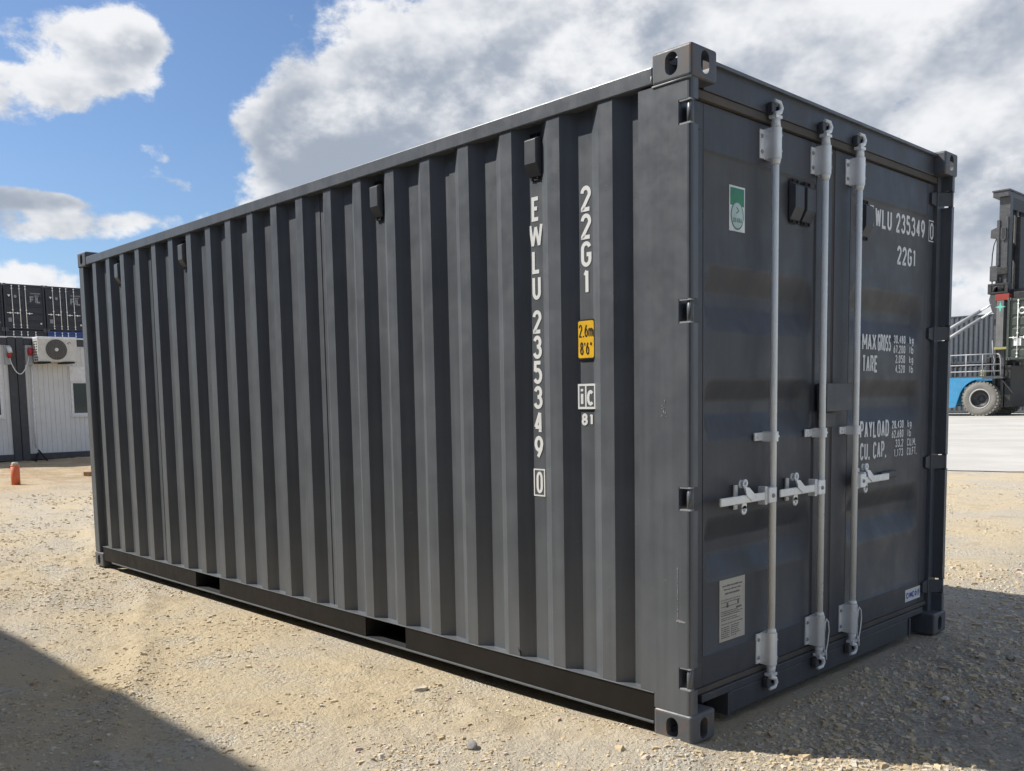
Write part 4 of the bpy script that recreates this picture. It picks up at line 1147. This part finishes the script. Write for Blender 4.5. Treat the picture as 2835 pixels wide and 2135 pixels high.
for x in (-1.55, -.73, .09): MB().tube([(x, .06, 2.07), (x, .06, 3.21)], .032, 8).build('railing_post', M_rail, V)
MB().tube([(.78, .06, 3.21), (.90, .06, 3.15), (.96, .06, 2.9), (.98, .06, 2.07)], .032, 8).build('railing_post', M_rail, V)
MB().tube([(.52, .10, 3.9), (.56, .10, 3.2), (.66, .10, 2.9), (.60, .10, 2.5), (.68, .10, 2.1)], .025, 6).build('hose', M_rail, V)
MB().tube([(-1.4, .2, 2.07), (-1.48, .2, 2.7), (-1.32, .2, 3.1), (-1.25, .2, 2.6), (-1.28, .2, 2.07)], .028, 6).build('hose', M_vdark, V)
MB().box(-.02, .16, .12, .25, 2.07, 2.40).build('lamp', plain('yellow_lamp', (.62, .62, .25), .4), V, .02)
MB().box(.20, .36, .30, .55, 2.07, 3.05).build('control_box', M_vdark, V, .02)
# mast
for y0 in (.42, 2.98):
    b = MB(); b.box(.54, 1.07, y0+.06, y0+.44, 3.0, 11.15); b.build('inner_mast', M_vgrey, V, .015)
    b = MB(); b.box(.46, .60, y0, y0+.5, .45, 10.02); b.box(.86, 1.00, y0, y0+.5, .45, 10.15); b.box(.60, .86, y0+.3, y0+.36, .45, 9.9); b.build('outer_mast', M_vgrey, V, .012)
b = MB(); b.box(.28, 1.02, .28, 3.65, 11.15, 11.42); b.box(.24, 1.08, .24, 3.70, 11.42, 11.50); b.build('mast_head', M_vgrey, V, .012)
b = MB(); b.box(.9, 1.04, .80, 3.2, 10.55, 11.14); b.box(.60, .80, .86, 2.98, 8.45, 9.1); b.box(.60, .80, .86, 2.98, 5.7, 6.4); b.box(.5, .9, .86, 2.98, .5, 1.4); b.build('mast_crossbeam', M_vdark, V)
for y_ in (1.05, 1.22, 1.55, 2.3, 2.6): MB().tube([(.96, y_, 1.2), (.96, y_, 10.6)], .05 if y_ < 1.5 else .10, 8).build('lift_chain', M_vdark, V)
MB().box(1.05, 1.30, 1.35, 2.5, 2.8, 10.2).build('lift_cylinder', M_vdark, V, .03)
MB().prism([(9.66, .46), (9.56, .18), (9.16, .16), (9.10, .46)], 'y', .44, .74).build('mast_lug', M_vgrey, V)
b = MB(); b.prism([(p[1], p[0]) for p in oval(.79, 9.32, .24, .72)][::-1], 'y', .36, .42); b.build('slot_plate', M_vgrey, V); b = MB(); b.prism([(p[1], p[0]) for p in oval(.79, 9.32, .12, .55)][::-1], 'y', .352, .359); b.build('slot', M_vdark, V)
MB().box(.20, .58, .34, .62, 6.95, 7.72).build('valve_box', M_vgrey, V, .02)
MB().box(.56, 1.06, .30, .60, 7.25, 7.62).build('valve_block', M_vdark, V, .02)
MB().tube([(.44, .5, 9.12), (.34, .45, 8.8), (.285, .42, 8.3), (.27, .42, 7.72)], .028, 8).build('hose', M_vdark, V)
MB().tube([(.30, .45, 6.95), (.30, .45, 6.75)], .03, 6).tube([(.70, .42, 7.2), (.72, .42, 6.75)], .03, 6).build('hose', M_vdark, V)
b = MB(); b.box(.17, .34, .22, .30, 6.28, 6.80); b.box(.98, 1.14, .22, .30, 6.28, 6.80); b.box(.34, .98, .22, .30, 6.70, 6.80); b.box(.34, .98, .22, .30, 6.28, 6.36); b.box(.17, 1.14, .42, .80, 6.28, 6.80); b.build('carriage', M_vdark, V, .01)
MB().tube([(.40, .28, 6.35), (.48, .26, 6.60), (.66, .27, 6.68), (.80, .29, 6.45)], .035, 8).build('hose', M_vgrey, V)
MB().box(.58, 1.24, .16, .60, 5.92, 6.24).build('red_bracket', M_vred, V, .01)
MB().prism([(6.24, .30), (6.24, .58), (5.2, .62), (5.35, .42), (5.75, .30), (6.0, .24)], 'y', .25, .50).build('pivot_plate', M_vgrey, V)
MB().box(.67, 1.02, .10, .50, 3.55, 5.90).build('mast_guard', paint('worn_pale_steel', (.20, .20, .20), .4, .2, .3, 0, metal=.3), V, .01)
MB().box(.60, 1.22, .08, .52, 3.42, 3.54).build('guard_foot', plain('olive_yellow_paint', (.36, .33, .12), .5), V, .01)
b = MB(); st = []
for k in range(8):
    a = R(90+45*k); rr_ = .30 if k % 2 == 0 else .085; st.append((.85+rr_*math.cos(a)*.85, 5.58+rr_*math.sin(a)))
b.add([(p[0], .094, p[1]) for p in st], [tuple(range(8))]); b.build('star_emblem', plain('mint_green_print', (.18, .62, .48), .4), V)
for (xa, za, xb, zb_) in ((-3.4, 3.72, .36, 5.76), (-3.4, 3.14, .44, 5.39)):
    yy = .30 if za > 3.5 else .22
    b = MB(); xm = xa+(xb-xa)*.86; zm = za+(zb_-za)*.86
    b.tube([(xa, yy, za), (xm, yy, zm)], .095, 12); b.build('tilt_cylinder', M_rail, V)
    MB().tube([(xm, yy, zm), (xb, yy, zb_)], .055, 10).build('cylinder_rod', M_zinc, V)
MB().box(-3.7, -3.2, .15, .5, 2.0, 4.0).build('cylinder_mount', M_vblue, V, .02)
b = MB(); b.box(1.05, 1.35, .45, 3.4, .45, 2.6); b.build('mast_foot', M_vdark, V, .02)
MB().prism([(1.95, .95), (1.80, 1.1), (1.15, 1.62), (1.25, 1.5)], 'y', .08, .42).build('mudguard', M_vgrey, V)
# spreader
SPR = MB(); SPR.box(2.6, 4.9, -3.4, 7.4, 5.66, 5.95); SPR.box(1.1, 2.6, .8, 3.2, 5.75, 6.5); SPR.build('spreader', M_vdark, V, .02)
def decal_ring(T, doors):
    b = MB(); b.lathe([(.10, .0), (.10, .003), (.17, .003), (.17, 0)], (-.0735, .62, 2.28), 'x', 24); b.build('round_sticker', M_white, doors[0])
    MB().box(-.0735, -.071, .30, .62, .66, 1.0).build('approval_plate', M_sticker, doors[0])
yard_container((-13.70, 45.0, 2.755), -math.pi/2, 12.192, HH, M_olive, R4, 'dark green container held up by the container handler at the right edge', None, decal_ring)
# red low frame standing behind the mast
RF = tag(empty('trailer_frame', (-14.3, 53.5, .014)), 'faded red low steel frame on small wheels under the raised green container', 'trailer')
b = MB(); b.box(0, 6, 0, .12, 1.22, 1.42); b.box(0, 6, 1.4, 1.52, 1.22, 1.42); b.box(0, .12, .12, 1.4, 1.22, 1.42); b.box(.3, 6, 0, .10, .72, .95); b.build('frame', M_vred, RF, .01)
b = MB(); b.box(.05, .22, -.02, .10, .95, 1.22); b.box(2.0, 2.2, -.02, .10, .95, 1.22); b.build('upright', M_sticker, RF)
for x in (1.0, 4.5):
    b = MB(); b.lathe([(0, .0), (.34, .0), (.38, .04), (.38, .26), (.34, .30), (0, .30)], (x, .2, .38), 'y', 24); b.build('wheel', M_rim, RF)
MB().box(.3, 3.5, -.02, .30, .42, .56).build('skid', M_rail, RF)

# ------------------------------------------------------------------ one piece, one part: split meshes whose pieces stand apart
def split_pieces(o):
    me = o.data; nv = len(me.vertices)
    if nv == 0 or nv > 40000: return
    co = np.empty(nv*3, np.float32); me.vertices.foreach_get('co', co); co = co.reshape(-1, 3)
    ed = np.empty(len(me.edges)*2, np.int32); me.edges.foreach_get('vertices', ed); ed = ed.reshape(-1, 2)
    par = np.arange(nv)
    def find(i):
        while par[i] != i: par[i] = par[par[i]]; i = par[i]
        return i
    for a, c in ed:
        ra, rc = find(a), find(c)
        if ra != rc: par[max(ra, rc)] = min(ra, rc)
    root = np.array([find(i) for i in range(nv)]); ids, isl = np.unique(root, return_inverse=True); k = len(ids)
    if k < 2: return
    lo = np.full((k, 3), np.inf); hi = np.full((k, 3), -np.inf); np.minimum.at(lo, isl, co); np.maximum.at(hi, isl, co)
    size = (hi-lo).max(1); gap = np.maximum(0, np.maximum(lo[:, None]-hi[None], lo[None]-hi[:, None]))
    near = np.sqrt((gap**2).sum(2)) <= np.maximum(.02, .5*np.maximum(size[:, None], size[None]))
    pp = list(range(k))
    def f2(i):
        while pp[i] != i: i = pp[i]
        return i
    for a, c in zip(*np.nonzero(np.triu(near, 1))):
        ra, rc = f2(a), f2(c)
        if ra != rc: pp[max(ra, rc)] = min(ra, rc)
    piece = np.array([f2(i) for i in range(k)])[isl]; u = np.unique(piece)
    if len(u) < 2: return
    polys = [(tuple(p.vertices), p.use_smooth) for p in me.polygons]
    for n_, q in enumerate(u):
        sel = np.nonzero(piece == q)[0]; mp = {int(v): i for i, v in enumerate(sel)}
        ps = [p for p in polys if p[0][0] in mp]
        m2 = bpy.data.meshes.new(me.name); m2.from_pydata(co[sel].tolist(), [], [tuple(mp[v] for v in p[0]) for p in ps]); m2.update()
        m2.polygons.foreach_set('use_smooth', [p[1] for p in ps])
        for mt in me.materials: m2.materials.append(mt)
        if n_ == 0: o.data = m2
        else:
            c_ = o.copy(); c_.data = m2; COL.objects.link(c_)
for o in list(SC.objects):
    if o.type == 'MESH' and o.parent and o.get('kind') is None and not o.name.startswith(('corner_casting', 'tread')): split_pieces(o)
